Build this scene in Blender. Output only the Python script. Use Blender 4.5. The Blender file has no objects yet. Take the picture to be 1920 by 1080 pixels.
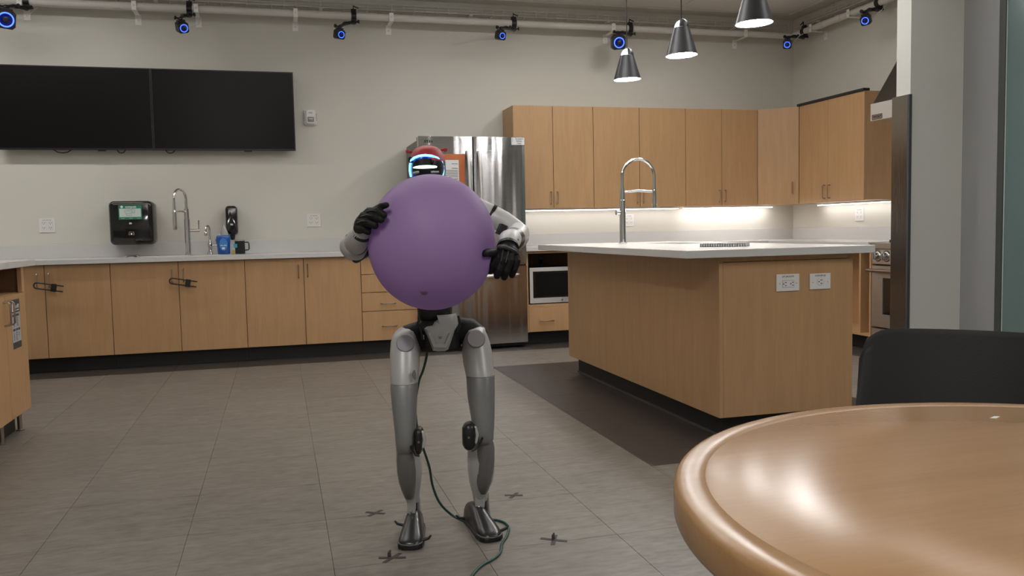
import bpy, bmesh, math, random
from mathutils import Vector, Matrix, Euler
random.seed(7)
PI = math.pi
SC = bpy.context.scene
COL = SC.collection

# ------------------------------------------------------------------ camera
F, PITCH, YAW, ROLL, H = 1589.4, math.radians(3.978), math.radians(15.346), math.radians(-1.204), 1.0105
FW = Vector((math.sin(YAW)*math.cos(PITCH), math.cos(YAW)*math.cos(PITCH), -math.sin(PITCH)))
RT0 = Vector((math.cos(YAW), -math.sin(YAW), 0)); UP0 = RT0.cross(FW)
RT = RT0*math.cos(ROLL) + UP0*math.sin(ROLL); UP = -RT0*math.sin(ROLL) + UP0*math.cos(ROLL)
cd = bpy.data.cameras.new('camera'); cam = bpy.data.objects.new('camera', cd); COL.objects.link(cam)
cd.sensor_width = 36; cd.lens = F*36/1920; cd.clip_start = .02; cd.clip_end = 60
cam.matrix_world = Matrix(((RT.x, UP.x, -FW.x, 0), (RT.y, UP.y, -FW.y, 0), (RT.z, UP.z, -FW.z, H), (0, 0, 0, 1)))
SC.camera = cam

# ------------------------------------------------------------------ world, lights, exposure
SC.view_settings.view_transform = 'Standard'; SC.view_settings.look = 'None'
SC.view_settings.gamma = 1; SC.view_settings.use_curve_mapping = False
SC.view_settings.exposure = 0.35
w = bpy.data.worlds.new('world'); SC.world = w; w.use_nodes = True
w.node_tree.nodes['Background'].inputs[0].default_value = (.02, .02, .022, 1)
w.node_tree.nodes['Background'].inputs[1].default_value = 1

def area(name, loc, sx, sy, power, col=(1, .96, .9), rot=(0, 0, 0)):
    l = bpy.data.lights.new(name, 'AREA'); l.shape = 'RECTANGLE'; l.size = sx; l.size_y = sy; l.energy = power; l.color = col
    o = bpy.data.objects.new(name, l); COL.objects.link(o); o.location = loc; o.rotation_euler = rot
    return o
# ceiling luminaires of the room, then added upward fills (all above / behind the picture)
WH = (1, .975, .94)
area('linear_light', (-2.2, 6.45, 2.99), 1.9, .08, 19, WH)
area('linear_light', (2.3, 6.1, 2.99), 2.4, .08, 17, WH)
area('ceiling_panel_light', (3.18, 5.4, 3.04), .3, 1.1, 15, (1, .99, .98))
area('linear_light', (-0.7, -0.2, 2.95), .12, 2.4, 50, WH)
area('linear_light', (3.3, 0.3, 2.95), .12, 2.4, 46, WH)
area('ceiling_fill', (0.4, 4.4, 2.66), 3.0, .14, 42, WH, (PI, 0, 0))  # added up-facing fill to brighten the ceiling, no fixture of the room
area('ceiling_fill', (3.3, 3.6, 2.80), .14, 1.6, 13, WH, (PI, 0, 0))  # another added fill, aimed up at the ceiling

# ------------------------------------------------------------------ picture-ray helpers (pixel of the 1920x1080 photo -> point on a plane)
def ray(u, v): return FW + RT*((u-960)/F) - UP*((v-540)/F)
def atY(u, v, Y): d = ray(u, v); return Vector((0, 0, H)) + d*(Y/d.y)
def atX(u, v, X): d = ray(u, v); return Vector((0, 0, H)) + d*(X/d.x)
def atZ(u, v, Z): d = ray(u, v); return Vector((0, 0, H)) + d*((Z-H)/d.z)

# ------------------------------------------------------------------ materials
def nt(name):
    m = bpy.data.materials.new(name); m.use_nodes = True
    return m, m.node_tree.nodes, m.node_tree.links, m.node_tree.nodes['Principled BSDF']
def mat(name, col, rough=.5, metal=0, emit=None, es=0, coat=0, noise=0, nscale=40, bump=0, trans=0, spec=None):
    m, N, L, b = nt(name)
    b.inputs['Base Color'].default_value = (*col, 1); b.inputs['Roughness'].default_value = rough; b.inputs['Metallic'].default_value = metal
    b.inputs['Coat Weight'].default_value = coat; b.inputs['Transmission Weight'].default_value = trans
    if spec is not None: b.inputs['Specular IOR Level'].default_value = spec
    if emit: b.inputs['Emission Color'].default_value = (*emit, 1); b.inputs['Emission Strength'].default_value = es
    if noise or bump:
        g = N.new('ShaderNodeNewGeometry'); n = N.new('ShaderNodeTexNoise'); n.inputs['Scale'].default_value = nscale; n.inputs['Detail'].default_value = 4
        L.new(g.outputs['Position'], n.inputs['Vector'])
        if noise:
            mx = N.new('ShaderNodeMixRGB'); mx.inputs[1].default_value = (*[c*(1-noise) for c in col], 1); mx.inputs[2].default_value = (*[min(1, c*(1+noise)) for c in col], 1)
            L.new(n.outputs['Fac'], mx.inputs[0]); L.new(mx.outputs[0], b.inputs['Base Color'])
        if bump:
            bp = N.new('ShaderNodeBump'); bp.inputs['Strength'].default_value = bump; bp.inputs['Distance'].default_value = .002
            L.new(n.outputs['Fac'], bp.inputs['Height']); L.new(bp.outputs[0], b.inputs['Normal'])
    return m
def wood(name, c1, c2, rough=.42, axis=2, per_object=True, coat=0):
    m, N, L, b = nt(name)
    g = N.new('ShaderNodeNewGeometry'); mp = N.new('ShaderNodeMapping'); oi = N.new('ShaderNodeObjectInfo')
    sc = [9, 9, 9]; sc[axis] = .9; mp.inputs['Scale'].default_value = sc
    ad = N.new('ShaderNodeVectorMath'); ad.operation = 'MULTIPLY_ADD'
    cm = N.new('ShaderNodeCombineXYZ')
    for i in range(3): L.new(oi.outputs['Random'], cm.inputs[i])
    L.new(cm.outputs[0], ad.inputs[0]); ad.inputs[1].default_value = (13, 7, 5) if per_object else (0, 0, 0); L.new(g.outputs['Position'], ad.inputs[2])
    L.new(ad.outputs[0], mp.inputs['Vector'])
    n = N.new('ShaderNodeTexNoise'); n.inputs['Scale'].default_value = 2.2; n.inputs['Detail'].default_value = 5; n.inputs['Distortion'].default_value = .9
    L.new(mp.outputs[0], n.inputs['Vector'])
    mp2 = N.new('ShaderNodeMapping'); s2 = [150, 150, 150]; s2[axis] = 6; mp2.inputs['Scale'].default_value = s2
    L.new(ad.outputs[0], mp2.inputs['Vector']); n2 = N.new('ShaderNodeTexNoise'); n2.inputs['Scale'].default_value = 1; n2.inputs['Detail'].default_value = 2
    L.new(mp2.outputs[0], n2.inputs['Vector'])
    mixf = N.new('ShaderNodeMath'); mixf.operation = 'MULTIPLY_ADD'; L.new(n2.outputs['Fac'], mixf.inputs[0]); mixf.inputs[1].default_value = .35
    ml = N.new('ShaderNodeMath'); ml.operation = 'MULTIPLY'; L.new(n.outputs['Fac'], ml.inputs[0]); ml.inputs[1].default_value = .65
    L.new(ml.outputs[0], mixf.inputs[2])
    r = N.new('ShaderNodeValToRGB'); r.color_ramp.elements[0].position = .32; r.color_ramp.elements[0].color = (*c1, 1); r.color_ramp.elements[1].position = .68; r.color_ramp.elements[1].color = (*c2, 1)
    L.new(mixf.outputs[0], r.inputs[0]); L.new(r.outputs[0], b.inputs['Base Color'])
    b.inputs['Roughness'].default_value = rough; b.inputs['Coat Weight'].default_value = coat
    return m
def floor_mat(name, c1, c2, amp, rough):
    m, N, L, b = nt(name)
    g = N.new('ShaderNodeNewGeometry'); oi = N.new('ShaderNodeObjectInfo')
    mp = N.new('ShaderNodeMapping'); mp.inputs['Scale'].default_value = (1.0, 3.2, 1); L.new(g.outputs['Position'], mp.inputs['Vector'])
    n = N.new('ShaderNodeTexNoise'); n.inputs['Scale'].default_value = 5; n.inputs['Detail'].default_value = 9; n.inputs['Roughness'].default_value = .68; L.new(mp.outputs[0], n.inputs['Vector'])
    mp2 = N.new('ShaderNodeMapping'); mp2.inputs['Scale'].default_value = (9, 26, 1); L.new(g.outputs['Position'], mp2.inputs['Vector'])
    n2 = N.new('ShaderNodeTexNoise'); n2.inputs['Scale'].default_value = 2; n2.inputs['Detail'].default_value = 4; L.new(mp2.outputs[0], n2.inputs['Vector'])
    a = N.new('ShaderNodeMath'); a.operation = 'MULTIPLY_ADD'; L.new(n2.outputs['Fac'], a.inputs[0]); a.inputs[1].default_value = .45
    a1 = N.new('ShaderNodeMath'); a1.operation = 'MULTIPLY'; L.new(n.outputs['Fac'], a1.inputs[0]); a1.inputs[1].default_value = .55; L.new(a1.outputs[0], a.inputs[2])
    a2 = N.new('ShaderNodeMath'); a2.operation = 'MULTIPLY_ADD'; L.new(oi.outputs['Random'], a2.inputs[0]); a2.inputs[1].default_value = amp; L.new(a.outputs[0], a2.inputs[2])
    r = N.new('ShaderNodeValToRGB'); r.color_ramp.elements[0].position = .33; r.color_ramp.elements[0].color = (*c1, 1); r.color_ramp.elements[1].position = .75; r.color_ramp.elements[1].color = (*c2, 1)
    L.new(a2.outputs[0], r.inputs[0]); L.new(r.outputs[0], b.inputs['Base Color'])
    b.inputs['Roughness'].default_value = rough
    bp = N.new('ShaderNodeBump'); bp.inputs['Strength'].default_value = .12; bp.inputs['Distance'].default_value = .002; L.new(n2.outputs['Fac'], bp.inputs['Height']); L.new(bp.outputs[0], b.inputs['Normal'])
    return m
def steel(name, col=(.55, .55, .56), rough=.3, horiz=True, warp=0):
    m, N, L, b = nt(name)
    b.inputs['Base Color'].default_value = (*col, 1); b.inputs['Metallic'].default_value = 1; b.inputs['Roughness'].default_value = rough
    b.inputs['Anisotropic'].default_value = .97; b.inputs['Anisotropic Rotation'].default_value = .25
    g = N.new('ShaderNodeNewGeometry'); mp = N.new('ShaderNodeMapping'); mp.inputs['Scale'].default_value = (4, 4, 700) if horiz else (700, 700, 4)
    L.new(g.outputs['Position'], mp.inputs['Vector']); n = N.new('ShaderNodeTexNoise'); n.inputs['Scale'].default_value = 1; L.new(mp.outputs[0], n.inputs['Vector'])
    bp = N.new('ShaderNodeBump'); bp.inputs['Strength'].default_value = .25; bp.inputs['Distance'].default_value = .0006; L.new(n.outputs['Fac'], bp.inputs['Height'])
    out = bp.outputs[0]
    if warp:
        mp3 = N.new('ShaderNodeMapping'); mp3.inputs['Scale'].default_value = (7, 1, .35); L.new(g.outputs['Position'], mp3.inputs['Vector'])
        n3 = N.new('ShaderNodeTexNoise'); n3.inputs['Scale'].default_value = 1.2; n3.inputs['Detail'].default_value = 1; L.new(mp3.outputs[0], n3.inputs['Vector'])
        b3 = N.new('ShaderNodeBump'); b3.inputs['Strength'].default_value = 1; b3.inputs['Distance'].default_value = warp; L.new(n3.outputs['Fac'], b3.inputs['Height']); L.new(bp.outputs[0], b3.inputs['Normal'])
        out = b3.outputs[0]
    L.new(out, b.inputs['Normal'])
    return m

M = {}
M['wall'] = mat('wall_paint', (.645, .632, .572), .75, noise=.02, nscale=3, bump=.05)
M['ceil'] = mat('ceiling_paint', (.76, .745, .72), .85, noise=.02, nscale=6)
M['pier'] = mat('pier_paint', (.56, .56, .52), .6)
M['grey_wall'] = mat('grey_return_wall', (.27, .27, .275), .6)  # return wall, a darker grey than the pier
M['wood'] = wood('maple_veneer', (.44, .262, .128), (.515, .31, .155), .42)
M['wood_in'] = wood('maple_inside', (.36, .20, .09), (.46, .27, .13), .6)
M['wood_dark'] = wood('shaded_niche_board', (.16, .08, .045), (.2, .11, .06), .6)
M['table'] = wood('table_maple', (.31, .172, .074), (.35, .20, .09), .25, axis=0, per_object=False, coat=0)
M['floor'] = floor_mat('vinyl_tile', (.105, .090, .077), (.25, .225, .196), .05, .42)
M['floor_dark'] = floor_mat('dark_vinyl', (.037, .030, .026), (.050, .041, .035), .02, .45)
M['sub'] = mat('subfloor', (.05, .045, .04), .9)
M['quartz'] = mat('white_quartz', (.62, .62, .61), .22, noise=.06, nscale=220)
M['black'] = mat('black_plastic', (.012, .012, .013), .35, bump=.1, nscale=300)
M['gloss_black'] = mat('gloss_black', (.006, .006, .007), .12, coat=.5)
M['screen'] = mat('dark_screen', (.006, .006, .006), .30, spec=.2)
M['kick'] = mat('black_toe_kick', (.012, .012, .013), .5, noise=.1)
M['kick_edge'] = mat('kick_edge_grey', (.07, .07, .075), .5)
M['chrome'] = mat('chrome', (.75, .75, .76), .08, 1)
M['nickel'] = mat('brushed_nickel', (.42, .36, .31), .3, 1)
M['steel'] = steel('stainless_steel', (.62, .62, .63), .11, True, .016)
M['steel2'] = steel('stainless_appliance', (.52, .50, .48), .33)
M['steel_dark'] = mat('fridge_side_grey', (.16, .16, .165), .4, .4)
M['white_metal'] = mat('white_coated_metal', (.66, .64, .60), .5)
M['wire'] = mat('pale_zinc_wire', (.66, .64, .60), .45, .3)
M['bracket_white'] = mat('white_bracket', (.86, .85, .82), .5)
M['plate'] = mat('white_plastic_plate', (.75, .74, .72), .4)
M['slot'] = mat('dark_slot', (.02, .02, .02), .6)
M['pendant'] = mat('grey_enamel_shade', (.075, .078, .085), .35, .7)
M['pend_in'] = mat('white_enamel_inside', (.9, .9, .9), .5)
M['bulb'] = mat('lamp_diffuser', (1, 1, 1), .5, emit=(1, .97, .95), es=90)
M['strip'] = mat('led_strip', (1, 1, 1), .5, emit=(1, .95, .93), es=20)
M['strip_dim'] = mat('led_strip_dim', (1, 1, 1), .5, emit=(1, .95, .93), es=9)
M['blue'] = mat('blue_led_ring', (.1, .2, .9), .4, emit=(.05, .14, 1), es=1.7)
M['blue_glass'] = mat('dark_blue_lens', (.0, .003, .05), .15, emit=(.0, .01, .25), es=.25)
M['face_ring'] = mat('face_light_ring', (.2, .6, 1), .4, emit=(.09, .45, 1), es=4.5)
M['face_glint'] = mat('pale_green_visor_glint', (.8, 1, .8), .4, emit=(.75, 1, .78), es=2.2)  # emission stands in for a pale reflection on the visor
M['face_blue'] = mat('deep_blue_visor', (.0, .02, .18), .2, emit=(0, .03, .35), es=.35)
M['red'] = mat('red_rubber_cap', (.42, .022, .03), .5, bump=.1)
M['silver'] = mat('silver_grey_shell', (.47, .47, .465), .40, .15, noise=.05, nscale=30)
M['silver_lite'] = mat('light_grey_shell', (.60, .60, .59), .4, .05, noise=.03, nscale=30)
M['shin'] = mat('shin_grey_shell', (.155, .155, .155), .42, .1, noise=.06, nscale=25)
M['shin_mid'] = mat('mid_grey_shell', (.22, .222, .222), .40, .15, noise=.05, nscale=25)
M['foot_black'] = mat('shiny_black_foot', (.016, .016, .017), .33, coat=.1)
M['balloon_knot'] = mat('dark_purple_knot', (.22, .13, .29), .4)
M['disc'] = mat('lavender_grey_disc', (.30, .285, .315), .5)
M['glove'] = mat('black_glove_leather', (.006, .006, .0065), .6, spec=.3, noise=.3, nscale=120, bump=.5)
M['glove2'] = mat('dark_grey_rubber', (.018, .018, .019), .5)
M['cable'] = mat('dark_green_cable', (.012, .075, .055), .4)
M['cable_black'] = mat('black_cable', (.01, .012, .012), .4)
M['tape'] = mat('dark_tape', (.03, .024, .022), .6)
M['orange'] = mat('orange_tape', (.52, .155, .05), .55)
M['paper'] = mat('white_paper', (.72, .73, .74), .7)
M['ink'] = mat('black_ink', (.03, .03, .03), .7)
M['white_ink'] = mat('white_ink', (.8, .82, .82), .7)
M['green'] = mat('green_label', (.015, .21, .13), .5)
M['pale_green'] = mat('pale_label', (.60, .70, .66), .5)
M['soap'] = mat('blue_dish_soap', (.012, .10, .42), .25, coat=.4)
M['soap_label'] = mat('lighter_blue_label', (.05, .22, .60), .5)
M['clear'] = mat('clear_cap_plastic', (.62, .63, .62), .2, trans=.55)
M['teal'] = mat('teal_paper', (.05, .33, .38), .6)
M['yellow'] = mat('yellow_sponge', (.5, .38, .08), .8)
M['sticker_grey'] = mat('sticker_dark_grey', (.055, .058, .065), .5)
M['sticker_lite'] = mat('sticker_light_grey', (.42, .44, .47), .5)
M['chair'] = mat('charcoal_chair_shell', (.009, .009, .010), .6, bump=.15, nscale=200)
M['glassteal'] = mat('teal_frosted_glass', (.12, .175, .17), .22, coat=.3)
M['frame_dark'] = mat('dark_glass_frame', (.07, .075, .075), .4, .3)
M['hoodlip'] = mat('pale_brushed_lip', (.52, .48, .44), .5, .3)
M['hood_steel'] = steel('hood_steel', (.26, .25, .235), .4)
M['hood_bulb'] = mat('hood_lamp', (1, .95, .85), .5, emit=(1, .8, .6), es=4)
M['post_steel'] = steel('corner_guard_steel', (.34, .31, .28), .13, False)
def balloon_mat():
    m, N, L, b = nt('purple_latex')
    b.inputs['Base Color'].default_value = (.47, .325, .59, 1); b.inputs['Roughness'].default_value = .5; b.inputs['Specular IOR Level'].default_value = .35
    b.inputs['Coat Weight'].default_value = .0
    t = N.new('ShaderNodeBsdfTranslucent'); t.inputs[0].default_value = (.56, .38, .72, 1)
    mx = N.new('ShaderNodeMixShader'); mx.inputs[0].default_value = .42
    L.new(b.outputs[0], mx.inputs[1]); L.new(t.outputs[0], mx.inputs[2]); L.new(mx.outputs[0], N['Material Output'].inputs['Surface'])
    return m
M['balloon'] = balloon_mat()

# ------------------------------------------------------------------ mesh builder
class MB:
    def __init__(s): s.v = []; s.f = []
    def _add(s, vs, fs):
        k = len(s.v); s.v += [Vector(p) for p in vs]; s.f += [tuple(i+k for i in f) for f in fs]; return s
    def box(s, x0, y0, z0, x1, y1, z1):
        x0, x1 = sorted((x0, x1)); y0, y1 = sorted((y0, y1)); z0, z1 = sorted((z0, z1))
        return s._add([(x0, y0, z0), (x1, y0, z0), (x1, y1, z0), (x0, y1, z0), (x0, y0, z1), (x1, y0, z1), (x1, y1, z1), (x0, y1, z1)],
                      [(0, 3, 2, 1), (4, 5, 6, 7), (0, 1, 5, 4), (1, 2, 6, 5), (2, 3, 7, 6), (3, 0, 4, 7)])
    def rings(s, rs, cap0=True, cap1=True):
        n = len(rs[0]); k = len(s.v)
        for r in rs: s.v += [Vector(p) for p in r]
        for i in range(len(rs)-1):
            for j in range(n):
                a = k+i*n+j; b = k+i*n+(j+1) % n; s.f.append((a, b, b+n, a+n))
        if cap0: s.f.append(tuple(k+j for j in reversed(range(n))))
        if cap1: s.f.append(tuple(k+(len(rs)-1)*n+j for j in range(n)))
        return s
    def tube(s, path, rad, n=10, cap=True, round_ends=False):
        P = [Vector(p) for p in path]; R = list(rad) if hasattr(rad, '__len__') else [rad]*len(P)
        if round_ends:
            d0 = (P[0]-P[1]).normalized(); d1 = (P[-1]-P[-2]).normalized(); r0, r1 = R[0], R[-1]
            P = [P[0]+d0*r0*q for q in (.98, .8, .45)] + P + [P[-1]+d1*r1*q for q in (.45, .8, .98)]
            R = [r0*math.sqrt(max(0, 1-q*q)) for q in (.98, .8, .45)] + R + [r1*math.sqrt(max(0, 1-q*q)) for q in (.45, .8, .98)]
        T = []
        for i in range(len(P)):
            a = P[max(0, i-1)]; b = P[min(len(P)-1, i+1)]; T.append((b-a).normalized())
        up = Vector((0, 0, 1)) if abs(T[0].z) < .9 else Vector((1, 0, 0))
        x = T[0].cross(up).normalized(); rs = []
        for i in range(len(P)):
            x = (x - T[i]*x.dot(T[i])).normalized(); y = T[i].cross(x)
            rs.append([P[i]+(x*math.cos(2*PI*j/n)+y*math.sin(2*PI*j/n))*R[i] for j in range(n)])
        return s.rings(rs, cap, cap)
    def cyl(s, a, b, r, r2=None, n=20): return s.tube([a, b], [r, r if r2 is None else r2], n)
    def lathe(s, c, prof, n=48, axis=(0, 0, 1), cap=True):
        ax = Vector(axis).normalized(); x = ax.orthogonal().normalized(); y = ax.cross(x); c = Vector(c)
        rs = [[c+ax*h+(x*math.cos(2*PI*j/n)+y*math.sin(2*PI*j/n))*r for j in range(n)] for r, h in prof]
        return s.rings(rs, cap, cap)
    def prism(s, pts, off):
        a = [Vector(p) for p in pts]; o = Vector(off); return s.rings([a, [p+o for p in a]])
    def ellipsoid(s, c, rx, ry, rz, nu=28, nv=16, R=None):
        c = Vector(c); rs = []
        for i in range(1, nv):
            t = PI*i/nv; r = []
            for j in range(nu):
                p = Vector((rx*math.sin(t)*math.cos(2*PI*j/nu), ry*math.sin(t)*math.sin(2*PI*j/nu), -rz*math.cos(t)))
                if R is not None: p = R @ p
                r.append(c+p)
            rs.append(r)
        return s.rings(rs)
    def obox(s, c, R, hx, hy, hz):
        c = Vector(c); k = []
        for z in (-hz, hz):
            for x, y in ((-hx, -hy), (hx, -hy), (hx, hy), (-hx, hy)): k.append(c + R @ Vector((x, y, z)))
        return s._add(k, [(0, 3, 2, 1), (4, 5, 6, 7), (0, 1, 5, 4), (1, 2, 6, 5), (2, 3, 7, 6), (3, 0, 4, 7)])

def wloc(o):
    l = Vector((0, 0, 0))
    while o is not None: l = l+o.location; o = o.parent
    return l
def obj(name, mb, m, parent=None, smooth=None, bevel=0, seg=2):
    me = bpy.data.meshes.new(name); me.from_pydata([tuple(p) for p in mb.v], [], mb.f); me.update()
    bm = bmesh.new(); bm.from_mesh(me); bmesh.ops.recalc_face_normals(bm, faces=bm.faces); bm.to_mesh(me); bm.free()
    me.materials.append(M[m] if isinstance(m, str) else m)
    if smooth is not None:
        me.polygons.foreach_set('use_smooth', [True]*len(me.polygons)); me.set_sharp_from_angle(angle=math.radians(smooth))
    o = bpy.data.objects.new(name, me); COL.objects.link(o)
    if parent is not None: o.parent = parent; o.location = -wloc(parent)
    if bevel:
        b = o.modifiers.new('bevel', 'BEVEL'); b.width = bevel; b.segments = seg; b.limit_method = 'ANGLE'; b.angle_limit = math.radians(40)
    return o
def tag(o, label=None, cat=None, group=None, kind=None):
    if label: o['label'] = label
    if cat: o['category'] = cat
    if group: o['group'] = group
    if kind: o['kind'] = kind
    return o
def thing(name, label, cat, loc, group=None):
    o = bpy.data.objects.new(name, None); COL.objects.link(o); o.location = loc; o.empty_display_size = .05
    return tag(o, label, cat, group)
def struct(name, mb, m, label, **k): return tag(obj(name, mb, m, **k), label, None, None, 'structure')
FACE = {'-Y': ((1, 0, 0), (0, 0, 1), (0, -1, 0)), '+X': ((0, 1, 0), (0, 0, 1), (1, 0, 0)), '-X': ((0, -1, 0), (0, 0, 1), (-1, 0, 0)), '+Z': ((1, 0, 0), (0, 1, 0), (0, 0, 1))}
def lettering(body, c, size, face, m, parent, name='lettering', fit=None, bold=0):
    cu = bpy.data.curves.new(name, 'FONT'); cu.body = body; cu.size = size; cu.align_x = 'CENTER'; cu.align_y = 'CENTER'; cu.extrude = .0003; cu.offset = bold; cu.resolution_u = 2
    t = bpy.data.objects.new('tmp', cu); COL.objects.link(t); bpy.context.view_layer.update()
    me = bpy.data.meshes.new_from_object(t.evaluated_get(bpy.context.evaluated_depsgraph_get())); bpy.data.objects.remove(t); bpy.data.curves.remove(cu)
    X, Y, Z = [Vector(q) for q in FACE[face]]
    w = max(v.co.x for v in me.vertices)-min(v.co.x for v in me.vertices); s = 1 if not fit else fit/w
    for v in me.vertices: v.co = Vector(c)+X*v.co.x*s+Y*v.co.y+Z*(v.co.z+.0004)
    me.materials.clear(); me.materials.append(M[m]); o = bpy.data.objects.new(name, me); COL.objects.link(o)
    if parent is not None: o.parent = parent; o.location = -wloc(parent)
    return o
def copy_tree(o, parent=None):
    c = o.copy(); COL.objects.link(c); c.parent = parent
    for ch in list(o.children): copy_tree(ch, c)
    return c

# ================================================================== THE SETTING
YW, XR, ZC = 7.623, 5.091, 3.06       # back wall, right wall, ceiling
XL, YF = -3.8, -2.6
struct('wall_back', MB().box(XL-.1, YW, 0, XR+.12, YW+.12, ZC+.1), 'wall', 'warm light grey painted back wall above the counter')
struct('wall_right', MB().box(XR, 4.82, 0, XR+.12, YW, ZC+.1), 'wall', 'warm light grey painted side wall behind the range and hood')
struct('wall_left', MB().box(XL-.12, YF, 0, XL, YW, ZC+.1), 'wall', 'painted wall on the far left, outside the picture')
struct('wall_front', MB().box(XL-.1, YF-.12, 0, XR+1.2, YF, ZC+.1), 'wall', 'painted wall behind the viewer')
# floor: 18-inch vinyl tiles; dark border strips along the cabinets and round the island
fl = struct('floor', MB().box(XL, YF, -.05, XR+1.0, YW, -.004), 'sub', 'grey mottled vinyl tile floor with dark border strips')
T = .4573
darks = [(XL, 6.745, XR, YW), (4.18, 4.2, XR, 6.745), (1.485, 3.24, 3.17, 6.02)]
shared = {}
def tile(x0, y0, x1, y1, dark):
    k = (round(x1-x0, 3), round(y1-y0, 3), dark)
    if k not in shared:
        me = bpy.data.meshes.new('floor_tile'); g = .0004; b = .0007
        a = [(g, g), (k[0]-g, g), (k[0]-g, k[1]-g), (g, k[1]-g)]; c = [(g+b, g+b), (k[0]-g-b, g+b), (k[0]-g-b, k[1]-g-b), (g+b, k[1]-g-b)]
        v = [(*p, -.004) for p in a]+[(*p, -.0006) for p in a]+[(*p, 0) for p in c]
        f = [(8, 9, 10, 11)]+[(i, (i+1) % 4, 4+(i+1) % 4, 4+i) for i in range(4)]+[(4+i, 4+(i+1) % 4, 8+(i+1) % 4, 8+i) for i in range(4)]
        me.from_pydata(v, [], f); me.materials.append(M['floor_dark' if dark else 'floor']); shared[k] = me
    o = bpy.data.objects.new('floor_tile' if not dark else 'dark_floor_tile', shared[k]); COL.objects.link(o); o.parent = fl; o.location = (x0, y0, 0)
x = .125-9*T
nx = 20; ny = 23
for i in range(nx):
    for j in range(ny):
        x0, y0 = .125+(i-9)*T, 2.545+(j-11)*T
        x1, y1 = min(x0+T, XR+.9), min(y0+T, YW); x0 = max(x0, XL); y0 = max(y0, YF)
        if x1-x0 < .02 or y1-y0 < .02: continue
        xs, ys = {x0, x1}, {y0, y1}
        for (a, b, c, d) in darks:
            if a < x1 and c > x0 and b < y1 and d > y0:
                for q in (a, c):
                    if x0 < q < x1: xs.add(q)
                for q in (b, d):
                    if y0 < q < y1: ys.add(q)
        xs, ys = sorted(xs), sorted(ys)
        for p in range(len(xs)-1):
            for q in range(len(ys)-1):
                cx, cy = (xs[p]+xs[p+1])/2, (ys[q]+ys[q+1])/2
                tile(xs[p], ys[q], xs[p+1], ys[q+1], any(a < cx < c and b < cy < d for a, b, c, d in darks))
# ceiling of large panels
ce = struct('ceiling', MB().box(XL, YF, ZC+.012, XR+1, YW, ZC+.1), 'slot', 'pale ceiling of large square panels')
ct = None
for i in range(9):
    for j in range(9):
        x0, y0 = 2.53+(i-6)*1.21, YW-.16-(j+1)*1.21
        if ct is None:
            ct = bpy.data.meshes.new('ceiling_panel'); s = 1.205; b = .004
            v = [(0, 0, .012), (s, 0, .012), (s, s, .012), (0, s, .012), (0, 0, .003), (s, 0, .003), (s, s, .003), (0, s, .003), (b, b, 0), (s-b, b, 0), (s-b, s-b, 0), (b, s-b, 0)]
            ct.from_pydata(v, [], [(0, 1, 2, 3), (11, 10, 9, 8)]+[(q, (q+1) % 4, 4+(q+1) % 4, 4+q) for q in range(4)]+[(4+q, 4+(q+1) % 4, 8+(q+1) % 4, 8+q) for q in range(4)])
            ct.materials.append(M['ceil'])
        if x0 > XR+.2 or y0 < YF-1.2: continue
        o = bpy.data.objects.new('ceiling_panel', ct); COL.objects.link(o); o.parent = ce; o.location = (x0, y0, ZC)
struct('trim_1', MB().box(XL, YW-.16, ZC-.012, XR, YW, ZC+.012), 'wall', 'painted ceiling edge along the back wall')
struct('trim_2', MB().box(XR-.16, 4.82, ZC-.012, XR, YW-.16, ZC+.012), 'wall', 'painted ceiling edge along the side wall')
# pier beside the range, its steel guard, grey return wall and the glass partition
struct('wall_pier', MB().box(4.0, 4.69, 0, XR+.12, 4.82, ZC), 'pier', 'pale grey wall end standing beside the range')
struct('wall_return', MB().box(4.415, 4.40, 0, 4.60, 4.69, ZC), 'grey_wall', 'grey return wall between the wall end and the glass')
g = struct('window_1', MB().box(4.425, 2.0, .02, 4.44, 4.36, ZC-.02), 'glassteal', 'tall teal frosted glass panel at the right edge')
obj('window_frame', MB().box(4.41, 4.352, 0, 4.46, 4.40, ZC).box(4.41, 2.0, 0, 4.46, 4.352, .02), 'frame_dark', g, bevel=.002)
obj('glass_edge_bead', MB().box(4.419, 4.349, 0.02, 4.4245, 4.353, ZC-.02), 'pale_green', g)
guard = thing('corner_guard', 'tall brushed steel guard covering the end of the pale wall beside the range', 'corner guard', (3.99, 4.755, 0))
obj('guard_sheet', MB().box(3.984, 4.695, .0, 3.9995, 4.842, 1.83), 'post_steel', guard, bevel=.001)
obj('guard_edge', MB().box(3.984, 4.680, .0, 4.006, 4.6949, 1.83), 'frame_dark', guard, bevel=.001)

# ================================================================== LOWER CABINETS, BACK RUN
YC, ZB, ZT = 7.018, .112, .815
def pull(p, parent, axis, ln=.10, face='-Y'):
    n = Vector(FACE[face][2]); p = Vector(p); a = Vector(axis)*ln/2; d = n*.030
    pts = [p-a, p-a+d*.75, p-a*.86+d, p+a*.86+d, p+a+d*.75, p+a]
    return obj('handle', MB().tube(pts, .0048, 8), 'nickel', parent, 40)
def base_cab(label, x0, x1, fronts, group):
    t = thing('base_cabinet', label, 'cabinet', ((x0+x1)/2, (YC+YW)/2, 0), group)
    g = .0024
    body = MB().box(x0+.0005, YC+.021, ZB, x1-.0005, YW-.001, ZT+.001)
    obj('body', body, 'wood_in', t)
    obj('toe_kick', MB().box(x0+.0005, YC+.07, .001, x1-.0005, YC+.085, ZB-.001), 'kick', t)
    for kind, a, b, z0, z1, hx, hz in fronts:
        d = obj(kind, MB().box(a+g, YC, z0+g, b-g, YC+.020, z1-g), 'wood', t, bevel=.0012)
        if hx is not None: pull((hx, YC, hz), d, (0, 0, 1) if kind == 'door' else (1, 0, 0), .10 if kind == 'door' else .115)
    return t
GB = 'maple base cabinets along the back wall'
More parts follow.
